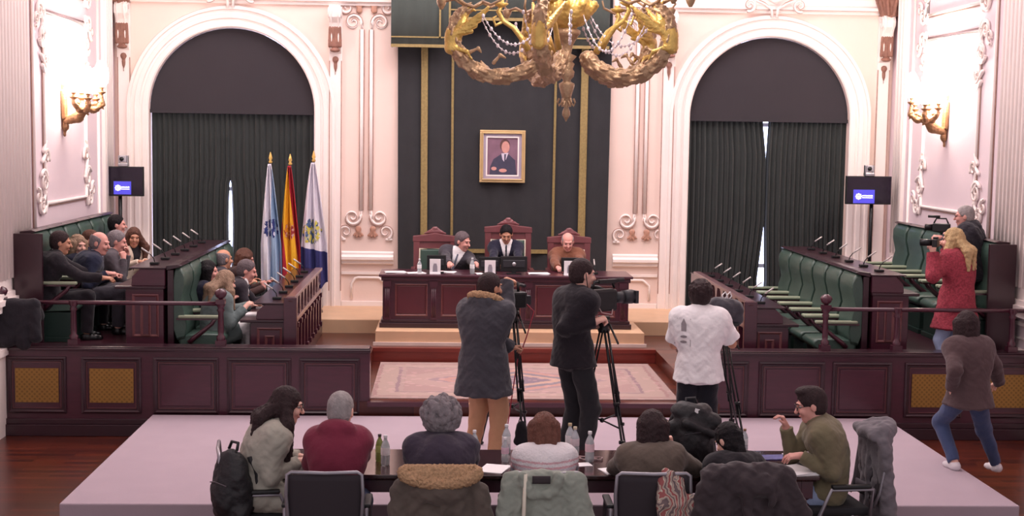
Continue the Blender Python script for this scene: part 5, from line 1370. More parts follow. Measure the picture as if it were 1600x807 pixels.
# ---------------------------------------------------------------- office chairs
meshm = mat('black chair mesh', (44,36,42), rough=.8, var=.1, scale=200); alu = mat('silver chair frame', (150,146,154), rough=.35, metal=.6, var=.05)
def make_office():
    """faces +y, origin on the floor under the seat"""
    t = thing('office_chair', 'x', 'chair'); w = .265
    mb = MB()
    mb.tube([(-w+.02,-.27,.50), (-w,-.31,.62), (-w-.01,-.335,.80), (-w,-.35,.95), (-w+.03,-.352,.968), (0,-.36,.962), (w-.03,-.352,.968), (w,-.35,.95), (w+.01,-.335,.80), (w,-.31,.62), (w-.02,-.27,.50)], .014, 8)
    mb.build('back_frame', alu, t)
    mb = MB(); mb.grid(lambda u, v: ((u-.5)*2*(w-.005), -.285-.07*v-.035*(1-abs(2*u-1)**2)*(1-v)+.0, .52+.43*v), 12, 8); o = mb.build('back_mesh', meshm, t); solid(o, .006)
    mb = MB(); mb.grid(lambda u, v: ((u-.5)*2*(w-.06), -.30-.02*math.sin(PI*u), .56+.07*v), 10, 2); o = mb.build('lumbar_support', mat('grey lumbar pad', (84,76,84), rough=.7), t); solid(o, .012)
    mb = MB(); mb.box(-.25, .25, -.25, .25, .43, .50); mb.build('seat', mat('black seat fabric', (34,32,36), rough=.9), t, bevel=.03, seg=3)
    for s_ in (-1, 1):
        mb = MB(); mb.tube([(s_*(w+.03),-.22,.44), (s_*(w+.03),-.24,.66), (s_*(w+.03),.10,.66), (s_*(w+.03),.2,.44), (s_*(w+.03),.24,.0)], .016, 8); mb.tube([(s_*(w+.03),-.22,.44), (s_*(w+.03),-.30,.0)], .016, 8); mb.build('leg_frame', alu, t)
        mb = MB(); mb.box(s_*(w+.03)-.028, s_*(w+.03)+.028, -.22, .10, .67, .70); mb.build('armrest', black, t, bevel=.01)
    mb = MB(); mb.tube([(-w-.03,-.1,.43), (w+.03,-.1,.43)], .014, 6); mb.tube([(-w-.03,.15,.43), (w+.03,.15,.43)], .014, 6); mb.build('seat_rail', alu, t)
    return t
oc0 = make_office(); ou = [False]
def office(px, y, rz, label, s=1.0, dx=0):
    o = oc0 if not ou[0] else copy_tree(oc0); ou[0] = True
    x = P(px, 737, y-.35)[0]+dx if rz == 0 else px
    o.location = (x, y, 0); o.rotation_euler = (0, 0, rz); o.scale = (s, s, s); tag(o, label, 'chair', None); return x
YS = 10.30
office(507, YS, 0, 'silver framed mesh office chair behind the man in the maroon hoodie')
office(688, YS, 0, 'office chair hidden under the olive parka with fur hood')
office(852, YS, 0, 'office chair hidden under the sage green jacket')
office(1022, YS, 0, 'silver framed mesh office chair with a patterned scarf on its right side')
office(1172, YS-.05, 0, 'office chair hidden under the large black coat')
office(3.10, 10.98, PI*.53, 'office chair of the man in the olive shirt, draped with a grey coat')
office(-1.38, 10.78, -PI*.45, 'office chair at the left table end with a black backpack on it')
# ---------------------------------------------------------------- garments hung over chairs
def garment(name, label, cat, px, y, w, z0, z1, m, extra=None, flare=.06, hood=None, seed=0, thick=.05, rz=0, x=None):
    xc = P(px, 745, y)[0] if x is None else x
    t = thing(name, label, cat, (xc, y, z0)); sd = SDF(); H_ = z1-z0
    for i in range(9):
        u = (i/8-.5)*2; k = math.sin(i*2.7+seed)
        sd.cone((u*w*.92, .04*0+.012*k, H_-.035-.03*u*u), (u*(w+flare), -.02+.03*k, .02+.03*math.sin(i*1.7+seed)), thick, thick*(.85+.15*k), k=.035)
    sd.cone((-w*.8,.01,H_-.03), (w*.8,.01,H_-.03), .055, .055, k=.03)
    sd.cone((-w*.8,.10,H_-.05), (w*.8,.10,H_-.05), .05, .05, k=.04)
    if extra: extra(sd, H_)
    sd.noise(.010, 27, seed); sd.noise(.004, 58, seed+1)
    o = sd.build('cloth_body', m, t, h=.010, world=False); t.rotation_euler = (0, 0, rz); return t, H_
olivep = cloth('olive parka cloth', (92,82,76)); sage = cloth('sage jacket cloth', (144,150,140)); blk = cloth('black coat cloth', (58,49,53), rough=.7); greyc = cloth('grey coat cloth', (112,106,112)); fur = mat('tan fur', (182,146,112), rough=1, var=.35, scale=60, bump=.8, bscale=120)
yg = YS-.36
def ex(sd, H_):
    sd.cone((-.30,.02,H_-.12), (-.36,0,.0), .05, .06, k=.03); sd.cone((.30,.02,H_-.12), (.37,0,.0), .05, .06, k=.03); sd.ell((0,-.05,H_-.13), (.2,.06,.09), k=.03)
t, H_ = garment('parka', 'olive brown parka with tan fur trimmed hood hung over a chair', 'jacket', 688, yg, .27, .34, .97, olivep, ex, seed=1)
sd = SDF()
for i in range(12):
    a0, a1 = PI+PI*i/12, PI+PI*(i+1)/12; f = lambda a: (.27*math.cos(a), -.05+.03*math.sin(a), H_-.0+.10*math.sin(a)*.85+.02)
    sd.cone(f(a0), f(a1), .042, .042, k=.02)
sd.cone((-.24,-.0,H_+.02), (.24,-.0,H_+.02), .045, .045, k=.03); sd.cone((-.18,-.03,H_-.01), (.18,-.03,H_-.01), .045, .045, k=.03)
sd.noise(.012, 95, 3, 'curl'); sd.noise(.004, 200, 4); sd.build('fur_trim', fur, t, h=.008, world=False)
def ex(sd, H_):
    sd.cone((-.25,.02,H_-.05), (-.30,-.03,.0), .055, .06, k=.02); sd.cone((.26,.02,H_-.05), (.36,-.02,.05), .06, .07, k=.02)
    for i in range(8):
        a0, a1 = PI+PI*i/8, PI+PI*(i+1)/8; f = lambda a: (-.02+.13*math.cos(a), -.06, H_+.0+.14*math.sin(a)); sd.cone(f(a0), f(a1), .034, .034, k=.015)
t, H_ = garment('sage_jacket', 'sage green jacket with hood hung over the chair of the woman in the patterned sweater', 'jacket', 848, yg, .22, .34, .96, sage, ex, seed=2, flare=.05)
mb = MB(); mb.tube([(-.13,-.085,H_+.02), (-.14,-.10,.3), (-.135,-.09,-.02)], .014, 6); mb.build('cream_strap', mat('cream strap', (214,206,190), rough=.8), t)
mb = MB(); mb.grid(lambda u, v: (-.08+.13*u, -.075+.0*v, H_-.05+.055*v), 4, 3); o = mb.build('dark_lining', mat('dark lining', (54,46,50), rough=.9), t); solid(o, .012)
def ex(sd, H_):
    sd.cone((-.30,-.02,H_-.16), (-.40,-.02,.05), .07, .07, k=.03); sd.cone((.28,0,H_-.10), (.42,.0,H_-.35), .07, .06, k=.03); sd.cone((.42,0,H_-.35), (.30,-.04,.08), .055, .05, k=.02)
    sd.ell((.06,-.06,H_-.12), (.16,.08,.10), k=.03); sd.cone((-.05,-.06,H_-.1), (.02,-.1,.2), .03, .04, k=.01); sd.cone((.12,-.08,H_-.05), (.16,-.1,H_-.25), .03, .03, k=.01)
t, H_ = garment('black_coat', 'large crumpled black coat draped over the chair of the woman with black hair', 'coat', 1168, yg-.02, .30, .34, 1.02, blk, ex, seed=5, thick=.07)
mb = MB(); mb.box(-.02, .02, -.20, -.19, H_-.36, H_-.33); mb.build('white_tag', paper, t)
def ex(sd, H_):
    sd.ell((0,-.06,H_-.03), (.16,.08,.09), k=.03); sd.cone((-.2,.03,H_-.1), (-.26,-.04,.0), .05, .06, k=.02); sd.cone((.2,.03,H_-.1), (.26,-.04,.0), .05, .06, k=.02)
xg = 3.10+.37
t, H_ = garment('grey_coat', 'long grey coat draped over the back of the chair at the right table end', 'coat', 0, 10.98, .18, .30, 1.12, greyc, ex, seed=7, rz=PI*.53, x=xg, thick=.055)
# scarf
sx, _, _ = P(1048, 745, yg); t = thing('patterned_scarf', 'red cream and grey patterned scarf hanging on the mesh chair', 'scarf', (sx, yg-.02, .5))
def scarfm():
    m = bpy.data.materials.new('patterned scarf cloth'); m.use_nodes = True; nt = m.node_tree; N = nt.nodes; L = nt.links; b = N['Principled BSDF']; b.inputs['Roughness'].default_value = .9
    tc = N.new('ShaderNodeTexCoord'); w_ = N.new('ShaderNodeTexWave'); w_.inputs['Scale'].default_value = 5; w_.inputs['Distortion'].default_value = 16; w_.inputs['Detail'].default_value = 3; L.new(tc.outputs['Object'], w_.inputs['Vector'])
    r = N.new('ShaderNodeValToRGB'); r.color_ramp.interpolation = 'CONSTANT'; el = r.color_ramp.elements
    for i, (p_, c) in enumerate(((0, (146,82,82)), (.2, (186,174,158)), (.45, (122,112,114)), (.62, (178,156,142)), (.85, (104,88,90)))):
        e = el[i] if i < 2 else el.new(p_); e.position = p_; e.color = lin(c)+(1,)
    L.new(w_.outputs['Fac'], r.inputs[0]); L.new(r.outputs[0], b.inputs['Base Color']); return m
scm = scarfm()
sd = SDF()
for i in range(6):
    u = -.07+.028*i; sd.cone((u,.03,.47-.02*abs(i-2.5)), (u*1.1+.01*math.sin(i*3),-.03,.25), .026, .03, k=.012); sd.cone((u*1.1+.01*math.sin(i*3),-.03,.25), (u*.8,-.02,.03+.03*math.sin(i*2)), .03, .024, k=.012)
for i in range(3): sd.cone((.11+.03*i,-.0,.30), (.13+.035*i,-.02,-.02), .022, .024, k=.012)
sd.cone((-.03,.06,.47), (.10,.02,.30), .03, .025, k=.02)
sd.noise(.004, 50, 2); sd.build('scarf_cloth', scm, t, h=.008, world=False)
# backpacks
def backpack(label, loc, w, d, h_, rz=0, tilt=(0, 0), seed=0, name='backpack'):
    t = thing(name, label, 'backpack', loc, rz)
    sd = SDF(); R_ = np.array(Matrix.Rotation(tilt[0], 3, 'Y'))
    sd.ell((0,0,h_*.36), (w, d, h_*.40), k=.05); sd.ell((0,-d*.1,h_*.62), (w*.84, d*.85, h_*.34), k=.06); sd.ell((0,-d*.75,h_*.34), (w*.72, d*.5, h_*.24), k=.03); sd.cone((-w*.7,-.02,h_*.12), (w*.7,-.02,h_*.12), d*.55, d*.55, k=.05)
    if seed == 8:
        sd.ell((-w*.3,0,h_*.86), (w*.6, d*.8, h_*.14), k=.05); sd.ell((w*.5,.02,h_*.84), (w*.45, d*.7, h_*.12), k=.04); sd.cone((-w*.9,-.02,h_*.62), (w*.9,-.06,h_*.70), .05, .06, k=.03); sd.cone((-w,0,h_*.6), (-w*1.05,-.03,h_*.25), .05, .04, k=.03); sd.cone((-w*.5,-d,h_*.7), (w*.6,-d*1.1,h_*.5), .04, .03, k=.03)
    sd.clip((0,0,0), (0,0,-1)); sd.noise(.008, 22, seed); sd.noise(.003, 55, seed+1); bm = mat('black nylon', (30,29,33), rough=.6, bump=.4, bscale=25); sd.build('bag_body', bm, t, h=.010, world=False)
    mb = MB(); mb.tube([(-.05,0,h_*.95), (-.04,.02,h_*1.05), (.04,.02,h_*1.05), (.05,0,h_*.95)], .012, 6); mb.build('top_handle', bm, t)
    for s_ in (-1, 1):
        mb = MB(); mb.tube([(s_*w*.4,d*.8,h_*.85), (s_*w*.55,d*1.2,h_*.6), (s_*w*.6,d*1.15,h_*.3), (s_*w*.6,d*.7,h_*.1)], [.022,.026,.02,.012], 6); mb.build('shoulder_strap', bm, t)
    mb = MB(); mb.tube([(-w*.6,-d*1.02,h_*.52), (0,-d*1.25,h_*.56), (w*.6,-d*1.02,h_*.52)], .005, 5); mb.build('zip', mat('grey zip', (96,92,98), rough=.4, metal=.5), t)
    return t
t = backpack('black backpack hanging on the chair of the woman in the sage coat', (P(364, 740, 10.5)[0], 10.50, .47), .17, .13, .56, rz=-.8, seed=3)
q = PZ(1087, 735, .75)
bp8 = backpack('big black backpack standing on the press table in front of the white T-shirt man', (q[0], 11.22, .752), .20, .13, .50, rz=.3, seed=8)
mb = MB(); mb.box(-.15, -.11, -.10, -.095, .37, .44); mb.move(0, Matrix.Rotation(.3, 4, 'Y')); mb.build('white_tag', paper, bp8)
# ---------------------------------------------------------------- on the press table
def tb(px, py, h_, label, **k):
    x, y, _ = PZ(px, py, .75); y = min(max(y, ya+.06), yb_-.06); x = P(px, py, y)[0]; return bottle(x, y, .75, h_, label, **k)
gp = 'small water bottles on the press table'
tb(602, 727, .24, 'clear water bottle right of the green bottle on the press table')
t = tb(593, 721, .22, 'green bottle with a dark cap on the press table', liquid=(150,164,84), lab_=(150,160,90), capcol=(60,50,50), name='green_bottle')
tb(741, 716, .23, 'clear water bottle beside the right arm of the grey haired journalist')
tb(791, 708, .24, 'clear water bottle standing behind another, in front of the camera tripod')
tb(789, 722, .20, 'shorter water bottle with pink label left of the patterned sweater', lab_=(222,190,206))
tb(890, 708, .25, 'water bottle with gold cap right of the patterned sweater', capcol=(196,176,140))
tb(898, 712, .24, 'water bottle with pale cap just right of the gold capped one', capcol=(210,196,170), lab_=(220,206,212))
tb(921, 722, .25, 'clear water bottle with red and white label beside the cables', lab_=(230,196,204))
tb(1163, 704, .20, 'small bottle with a brown cap beside the thin black pole', capcol=(150,112,84))
def sheet2(px, py, w, d, rz, label, n=2, m=paper, name='papers', th=.004, cat='papers'):
    x, y, _ = PZ(px, py, .75); y = min(max(y, ya+d*.5+.0), yb_-d*.5); x = P(px, py, y)[0]; mb = MB()
    for k in range(n):
        s0 = len(mb.v); mb.box(-w/2, w/2, -d/2, d/2, th*k, th*k+th*.8); mb.move(s0, Matrix.Rotation(.05*k, 4, 'Z'))
    o = mb.build(name, m, None); o.location = (x, y, .7505); o.rotation_euler = (0, 0, rz); return tag(o, label, cat)
sheet2(772, 734, .20, .28, -.35, 'white sheets left of the woman in the patterned sweater')
sheet2(908, 727, .16, .12, .2, 'small white slip of paper beside the tangled cables', n=1)
sheet2(960, 737, .2, .2, .3, 'white sheets half hidden by the journalist in the brown jacket')
sheet2(1245, 738, .24, .30, .25, 'thick white document on the right end of the press table', n=5)
sheet2(477, 722, .2, .2, .3, 'white notebook under the hands of the woman in glasses', n=3)
sheet2(1248, 714, .24, .16, .0, 'open white notebook under the hand of the man in the olive shirt', n=3)
sheet2(1207, 716, .26, .17, .05, 'blue patterned folder on the press table near the right end', n=2, m=mat('blue patterned cover', (70,74,140), rough=.4, var=.6, scale=22), name='folder', cat='folder')
sheet2(850, 703, .14, .08, .1, 'dark flat phone at the back edge of the press table', n=1, m=black, name='phone', th=.01, cat='phone')
sheet2(655, 712, .0+.12, .08, 0, 'dark voice recorder behind the grey haired journalist', n=1, m=black, name='voice_recorder', th=.012, cat='recorder')
mb = MB(); x, y, _ = PZ(905, 718, .755); random.seed(5); pts = []
for k in range(40):
    a = k*.9; pts.append((x+.10*math.cos(a)*(.4+.6*random.random())+.004*k, y+.07*math.sin(a)*(.4+.6*random.random()), .757+.006*(k % 3)))
mb.tube(pts, .004, 5); tag(mb.build('cable', mat('pale cable', (176,150,150), rough=.6), None), 'tangled pale cables on the press table by the bottle with the red label', 'cable')
# coat on the left rail
sd = SDF(); xr0, xr1 = XL+.05, P(60, 480, 15.6)[0]
for i in range(8):
    u = i/7; x = xr0+.05+(xr1-xr0-.1)*u; sd.cone((x, 15.62, 1.44), (x-.02+.05*math.sin(i*2), 15.56, 1.06+.05*math.sin(i*3)), .06, .07, k=.03); sd.cone((x, 15.64, 1.46), (x, 15.80, 1.3), .05, .06, k=.03)
sd.noise(.006, 26, 2); me = sd.mesh('hanging_coat', .012)
o = link_mesh('hanging_coat', me, cloth('charcoal coat cloth', (38,36,42)), None); tag(o, 'dark coat thrown over the left handrail', 'coat')
# ---------------------------------------------------------------- video cameras and tripods
def tripod(x, y, z0, zt, feet, label, spreader=True):
    t = thing('tripod', label, 'tripod', (x, y, z0))
    for i, (fx_, fy_) in enumerate(feet):
        a = V(x+(fx_-x)*.08, y+(fy_-y)*.08, zt-.05); b = V(fx_, fy_, z0+.02); m = a+(b-a)*.5; d = unit(b-a); sidev = unit(np.cross(d, V(0,0,1)))*.018
        mb = MB(); 
        for s_ in (-1, 1): mb.tube([tuple(a+sidev*s_), tuple(a+(b-a)*.58+sidev*s_)], .009, 6)
        mb.tube([tuple(m), tuple(b)], .011, 6); mb.tube([tuple(m-sidev*1.4), tuple(m+sidev*1.4)], .02, 6); q_ = a+(b-a)*.75; mb.tube([tuple(q_-sidev*1.4), tuple(q_+sidev*1.4)], .018, 6)
        lg = mb.build('leg', blackm, t, world=True)
        mb = MB(); mb.ball(tuple(b), (.03,.03,.02), 8, 6); mb.build('foot', black, lg, world=True)
    if spreader:
        mb = MB(); c = V(x, y, z0+(zt-z0)*.33)
        for fx_, fy_ in feet:
            a = V(x+(fx_-x)*.08, y+(fy_-y)*.08, zt-.05); b = V(fx_, fy_, z0+.02); mb.tube([tuple(c), tuple(a+(b-a)*.66)], .009, 6)
        mb.ball(tuple(c), .025, 8, 6); mb.build('spreader', blackm, t, world=True)
    mb = MB(); mb.lathe([(.05,-.08),(.06,-.05),(.04,-.03),(.055,-.01),(.055,.03),(.04,.05)], (x, y, zt), 14); mb.box(x-.05, x+.05, y-.06, y+.06, zt+.05, zt+.075); mb.build('fluid_head', black, t, world=True)
    mb = MB(); mb.tube([(x+.05, y-.03, zt+.0), (x+.10, y-.3, zt-.14)], .010, 6); mb.build('pan_handle', black, t, world=True)
    return t
# camera 1 (parka man)
yc1 = 13.75; x1c, _, z1c = P(803, 492, yc1)
tripod(x1c, yc1, .257, z1c, [(x1c+.09, yc1-.55), (x1c+.42-.25, yc1+.35), (x1c-.30, yc1+.30)], 'black tripod under the small camera of the parka man')
t = thing('video_camera', 'small black video camera on the tripod in front of the parka man', 'camera', (x1c, yc1, z1c+.075))
R1 = Matrix.Translation((x1c, yc1, z1c+.13)) @ Matrix.Rotation(.35, 4, 'Z')
def cpart(mb, nm, m, t, Mx, **k): mb.move(0, Mx); return mb.build(nm, m, t, world=True, **k)
mb = MB(); mb.box(-.075, .075, -.16, .12, -.05, .11); cpart(mb, 'camera_body', black, t, R1, bevel=.02)
mb = MB(); mb.tube([(0,.12,.03), (0,.26,.03)], [.055,.062], 14); mb.tube([(0,.26,.03), (0,.31,.03)], .075, 14); cpart(mb, 'lens', blackm, t, R1)
mb = MB(); mb.tube([(0,-.1,.11), (0,-.09,.19), (0,.08,.20), (0,.12,.11)], .014, 8); cpart(mb, 'top_handle', black, t, R1)
mb = MB(); mb.box(.07, .16, -.06, .10, -.03, .06); mb.tube([(.08,.12,.16), (.08,-.08,.16)], .018, 8); cpart(mb, 'side_unit', mat('dark grey plastic', (40,40,46)), t, R1, bevel=.008)
mb = MB(); mb.box(-.16, -.07, -.10, .0, .02, .10); cpart(mb, 'flip_screen', blackm, t, R1, bevel=.006)
mb = MB(); mb.tube([(x1c+.08, yc1-.1, z1c+.15), (x1c+.19, yc1-.12, z1c+.05), (x1c+.12, yc1-.14, z1c-.2), (x1c+.03, yc1-.16, z1c-.45), (x1c-.01, yc1-.2, .9), (x1c-.08, yc1-.35, .45), (x1c-.02, yc1-.55, .27)], .006, 6)
tag(mb.build('cable', mat('red cable', (160,40,60), rough=.5), None), 'red cable hanging down from the small camera along the tripod', 'cable')
x_, y_, z_ = P(815, 677, 13.2)
t = thing('sandbag', 'black accessory bag hanging low on the left tripod', 'bag', (x_, 13.2, z_-.1)); sd = SDF(); sd.ell((0,0,.1), (.06,.05,.12)); sd.cone((-.03,0,.02), (.03,0,.02), .045, .045, k=.03); sd.noise(.003, 40, 1); sd.build('bag_body', cloth('black bag cloth', (30,29,34)), t, h=.008, world=False)
mb = MB(); mb.tube([(-.03,0,.2), (0,0,.32), (.03,0,.2)], .006, 5); mb.build('strap', black, t)
# camera 2 (big shoulder camera of the middle man)
yc2 = 13.1; x2c, _, z2c = P(944, 497, yc2)
tripod(x2c, yc2, .257, z2c-.06, [(x2c+.17, yc2-.62), (x2c+.3, yc2+.45), (x2c-.22, yc2+.35)], 'black and silver tripod under the big shoulder camera')
t = thing('broadcast_camera', 'big black broadcast camera on the tripod of the man in the black jacket', 'camera', (x2c, yc2, z2c))
R2 = Matrix.Translation((x2c+.02, yc2, z2c+.17)) @ Matrix.Rotation(-1.05, 4, 'Z') @ Matrix.Scale(.86, 4)
mb = MB(); mb.box(-.07, .07, -.26, .10, -.12, .12); cpart(mb, 'camera_body', black, t, R2, bevel=.02)
mb = MB(); mb.box(-.065, .065, -.38, -.26, -.13, .08); cpart(mb, 'battery', mat('dark navy battery', (30,34,66), rough=.5), t, R2, bevel=.012)
mb = MB(); mb.box(-.02, .03, -.385, -.38, -.03, .04); cpart(mb, 'battery_mark', mat('blue print', (70,110,210), rough=.5), t, R2)
mb = MB(); mb.tube([(0,.10,.02), (0,.22,.02)], [.06,.065], 16); mb.tube([(0,.22,.02), (0,.34,.02)], [.075,.08], 16); mb.box(-.08, .08, .34, .38, -.05, .09); cpart(mb, 'lens', mat('dark grey plastic', (40,40,46)), t, R2)
mb = MB(); mb.tube([(0,-.2,.12), (0,-.17,.2), (0,.06,.21), (0,.10,.13)], .016, 8); mb.box(-.03, .03, -.12, .12, .185, .225); cpart(mb, 'top_handle', black, t, R2)
mb = MB(); mb.tube([(-.10,.10,.20), (-.10,.30,.20)], .022, 10); mb.tube([(-.10,.16,.20), (0,.10,.17)], .01, 6); cpart(mb, 'microphone', mat('foam microphone', (50,46,48), rough=.95), t, R2)
mb = MB(); mb.tube([(-.08,.02,.10), (-.14,-.02,.12), (-.20,-.08,.12)], [.02,.026,.03], 10); cpart(mb, 'viewfinder', black, t, R2)
mb = MB(); mb.tube([(.07,-.2,.0), (.12,-.15,-.12), (.10,0,-.15), (.05,.05,-.08)], .007, 6); mb.tube([(-.07,-.25,.05), (-.12,-.3,-.1), (-.05,-.2,-.2), (0,-.1,-.14)], .006, 6); cpart(mb, 'cable_loop', mat('pale cable', (176,150,150)), t, R2)
mb = MB(); mb.tube([(0,-.25,.1), (-.02,-.27,.3), (-.03,-.26,.30)], .005, 6); cpart(mb, 'antenna', blackm, t, R2)
# camera 3 (grey covered camera beside the white T-shirt)
yc3 = 13.5; x3c, _, z3c = P(1130, 500, yc3)
tripod(x3c+.0, yc3, .257, z3c-.1, [(x3c+.14, yc3-.75), (x3c+.22, yc3+.35), (x3c-.25, yc3+.2)], 'slim black tripod under the grey covered camera', spreader=False)
t = thing('covered_camera', 'camera in a grey fabric cover held by the man in the white T-shirt', 'camera', (x3c, yc3, z3c-.02))
sd = SDF(); sd.ell((-.02,0,.11), (.15,.14,.12), k=.05); sd.cone((-.08,-.02,.15), (.10,.02,.12), .09, .10, k=.04); sd.cone((-.10,0,.03), (.12,0,.03), .075, .075, k=.04); sd.noise(.006, 34, 3); sd.build('fabric_cover', cloth('grey rain cover', (62,60,68), rough=.6), t, h=.008, world=False)
mb = MB(); mb.tube([(-.16,0,.06), (-.22,.05,.06)], [.05,.055], 14); mb.build('lens', black, t)
mb = MB(); 
for k in (0, 1): mb.tube([(-.02+.045*k,-.06,.235), (-.03+.045*k,-.07,.27), (0+.045*k,-.07,.30), (.02+.045*k,-.06,.26), (.0+.045*k,-.06,.235)], .007, 6)
mb.build('white_loop', paper, t)
mb = MB(); mb.box(-.14, .14, -.10, .1, -.03, 0); mb.build('camera_plate', black, t, bevel=.01)
# thin pole / monopod leaning right of him down to the table
mb = MB(); a = P(1126, 560, 13.2); b = P(1160, 700, 12.3); mb.tube([a, b], .010, 6); mb.tube([(b[0]-.02, b[1], b[2]), (b[0]+.03, b[1], b[2]-.01)], .02, 6)
q = PZ(1162, 705, .257)
mb = MB(); mb.tube([P(1126, 560, 13.1), (q[0], q[1], .26)], .010, 6); mb.ball((q[0], q[1], .275), .018, 8, 6); tag(mb.build('monopod', blackm, None), 'thin black pole leaning from the covered camera down behind the press table', 'pole')
# ---------------------------------------------------------------- everyone in the hall
hb = lambda n, c, b=.7, s_=110: mat('hair '+n, c, rough=.6, var=.3, scale=30, bump=b, bscale=s_, stretch=(1, 1, .35), spec=.2)
h_black = hb('black', (26,22,26)); h_dark = hb('dark brown', (52,38,40)); h_brown = hb('brown', (92,62,52)); h_aub = hb('auburn', (106,68,58)); h_grey = hb('grey', (128,120,124)); h_lg = hb('light grey', (156,148,148)); h_blond = hb('blonde', (190,162,120)); h_ash = hb('ash blonde', (150,124,104)); h_salt = hb('salt and pepper', (104,92,96))
white = cloth('white cotton', (242,238,240)); black_c = cloth('black wool', (34,30,36)); navy = cloth('navy wool', (34,34,52)); darkgrey = cloth('dark grey suit', (66,62,70)); jeans = cloth('blue jeans', (66,78,112)); lj = cloth('light jeans', (150,164,196)); tan_ = cloth('tan trousers', (196,150,116)); shoeb = mat('black leather shoe', (22,20,22), rough=.3); shoew = mat('white trainer', (224,218,222), rough=.5)
gl = mat('dark glasses rim', (40,32,34), rough=.3)
D = math.radians
# ---- press table, seated
def W(px, py, y): return P(px, py, y)
person('woman with long dark hair and glasses in a pale coat at the left table end', at=(449,633,10.72), floor=0, s=1.04, yaw=D(-84), legs='sit', lean=.22, hunch=.06, hy=-.05, hp=.12, female=True, sk='fair',
    L=dict(w=W(468,715,10.98), pose='relax', d=(1,.1,0)), R=dict(w=W(466,722,10.70), pose='relax', d=(1,.3,.1), hint=(-.6,-.5,-.7)), glasses=gl, hair=('long', h_dark, .42),
    top=('coat', cloth('pale grey green coat', (172,168,156)), dict(hem=.36, collar='self', t=.026, fold=.006)), bottom=black_c, shoes=shoeb, h=.0065)
person('grey haired man in a maroon hoodie seen from behind', at=(533,641,10.46), floor=0, s=1.06, yaw=D(-4), legs='sit', lean=.06, hunch=.05, hy=-.25, hp=.15,
    L=dict(w=W(500,722,10.88), pose='relax', hint=(-.4,-.6,-.5)), R=dict(w=W(562,722,10.92), pose='relax', hint=(.5,-.6,-.6)), hair=('short', h_lg), sw=.90, bw=.96,
    top=('hoodie', cloth('maroon jersey', (120,44,64)), dict(hood=1, t=.024, hem=.04, fold=.003)), bottom=jeans, shoes=shoeb, h=.0065)
person('journalist with bushy grey curls in a dark navy T-shirt', at=(689,652,10.48), floor=0, s=1.06, yaw=D(2), legs='sit', lean=.12, hunch=.07, hp=.2, sw=1.07, bw=1.12, sk='pink',
    L=dict(w=W(655,735,10.98), pose='relax', hint=(-1,-.3,-.4)), R=dict(w=W(725,735,10.98), pose='relax', hint=(1,-.3,-.4)), hair=('curly', h_grey),
    top=('tshirt', cloth('dark navy cotton', (62,54,68)), dict(sleeve=.46, t=.018, hem=.04)), bottom=jeans, shoes=shoeb, h=.0065)
nordic = bands('patterned knit', 2, [(-.3, (160,158,172)), (.875, (206,160,168)), (.895, (212,206,210)), (.915, (204,160,168)), (.93, (200,192,200)), (.95, (208,164,172)), (.965, (220,214,218)), (.99, (206,166,174)), (1.005, (222,216,220)), (1.6, (0,0,0))], wob=.02, wscale=90, bump=.4)
nord = person('woman with auburn bob in a grey and pink patterned sweater', at=(850,672,10.52), floor=0, s=1.0, yaw=D(4), legs='sit', lean=.14, hunch=.06, hp=.32, female=True,
    L=dict(w=W(812,742,10.98), pose='relax', hint=(-1,-.4,-.4)), R=dict(w=W(888,738,10.98), pose='relax', hint=(1,-.4,-.4)), hair=('bob', h_aub),
    top=('sweater', nordic, dict(t=.024, hem=.04, collar='self', fold=.003)), bottom=black_c, shoes=shoeb, h=.0065)
person('woman with dark brown hair in a brown grey jacket resting her chin on her hand', at=(1020,668,10.56), floor=0, s=1.02, yaw=D(0), legs='sit', lean=.12, side=-.04, hunch=.06, hy=-.65, hp=.1, female=True, sw=1.08,
    L=dict(w=W(957,742,11.0), pose='relax', hint=(-1,-.4,0), d=(-.3,.9,0)), R=dict(w=W(1049,700,10.82), pose='fist', hint=(.9,-.2,-.7), d=(-.1,0,1)), hair=('bob', h_dark),
    top=('jacket', cloth('brown grey jacket', (98,86,78)), dict(t=.026, hem=.05, collar='self')), bottom=black_c, shoes=shoeb, h=.0065)
person('woman with a long black ponytail in black bending over the table', at=(1138,688,10.62), floor=0, s=1.0, yaw=D(6), legs='sit', lean=.26, hunch=.07, hy=.55, hp=.5, female=True,
    L=dict(w=W(1112,735,11.05), pose='relax', hint=(-1,-.4,-.2)), R=dict(w=W(1172,733,11.05), pose='relax', hint=(1,-.4,-.2)), hair=('tail', h_black),
    top=('sweater', black_c, dict(t=.02, hem=.04)), bottom=black_c, shoes=shoeb, h=.0065)
person('man with short dark hair and glasses in an olive shirt raising his hand', at=(1267,632,11.02), floor=0, s=1.06, yaw=D(84), legs='sit', lean=.13, hunch=.05, hy=.0, hp=.22, sk='pink',
    L=dict(w=W(1252,713,10.88), pose='relax', d=(-1,.1,-.05), hint=(.6,-.2,-.8)), R=dict(w=W(1228,668,11.12), pose='pinch', d=(-.35,0,1), n=(-1,0,0), t=(0,-1,.2), hint=(.1,.2,-1)), glasses=gl, hair=('quiff', h_dark),
    top=('shirt', cloth('olive shirt', (120,111,88)), dict(t=.022, hem=.12, collar='self', fold=.005)), bottom=lj, shoes=shoeb, h=.0065)
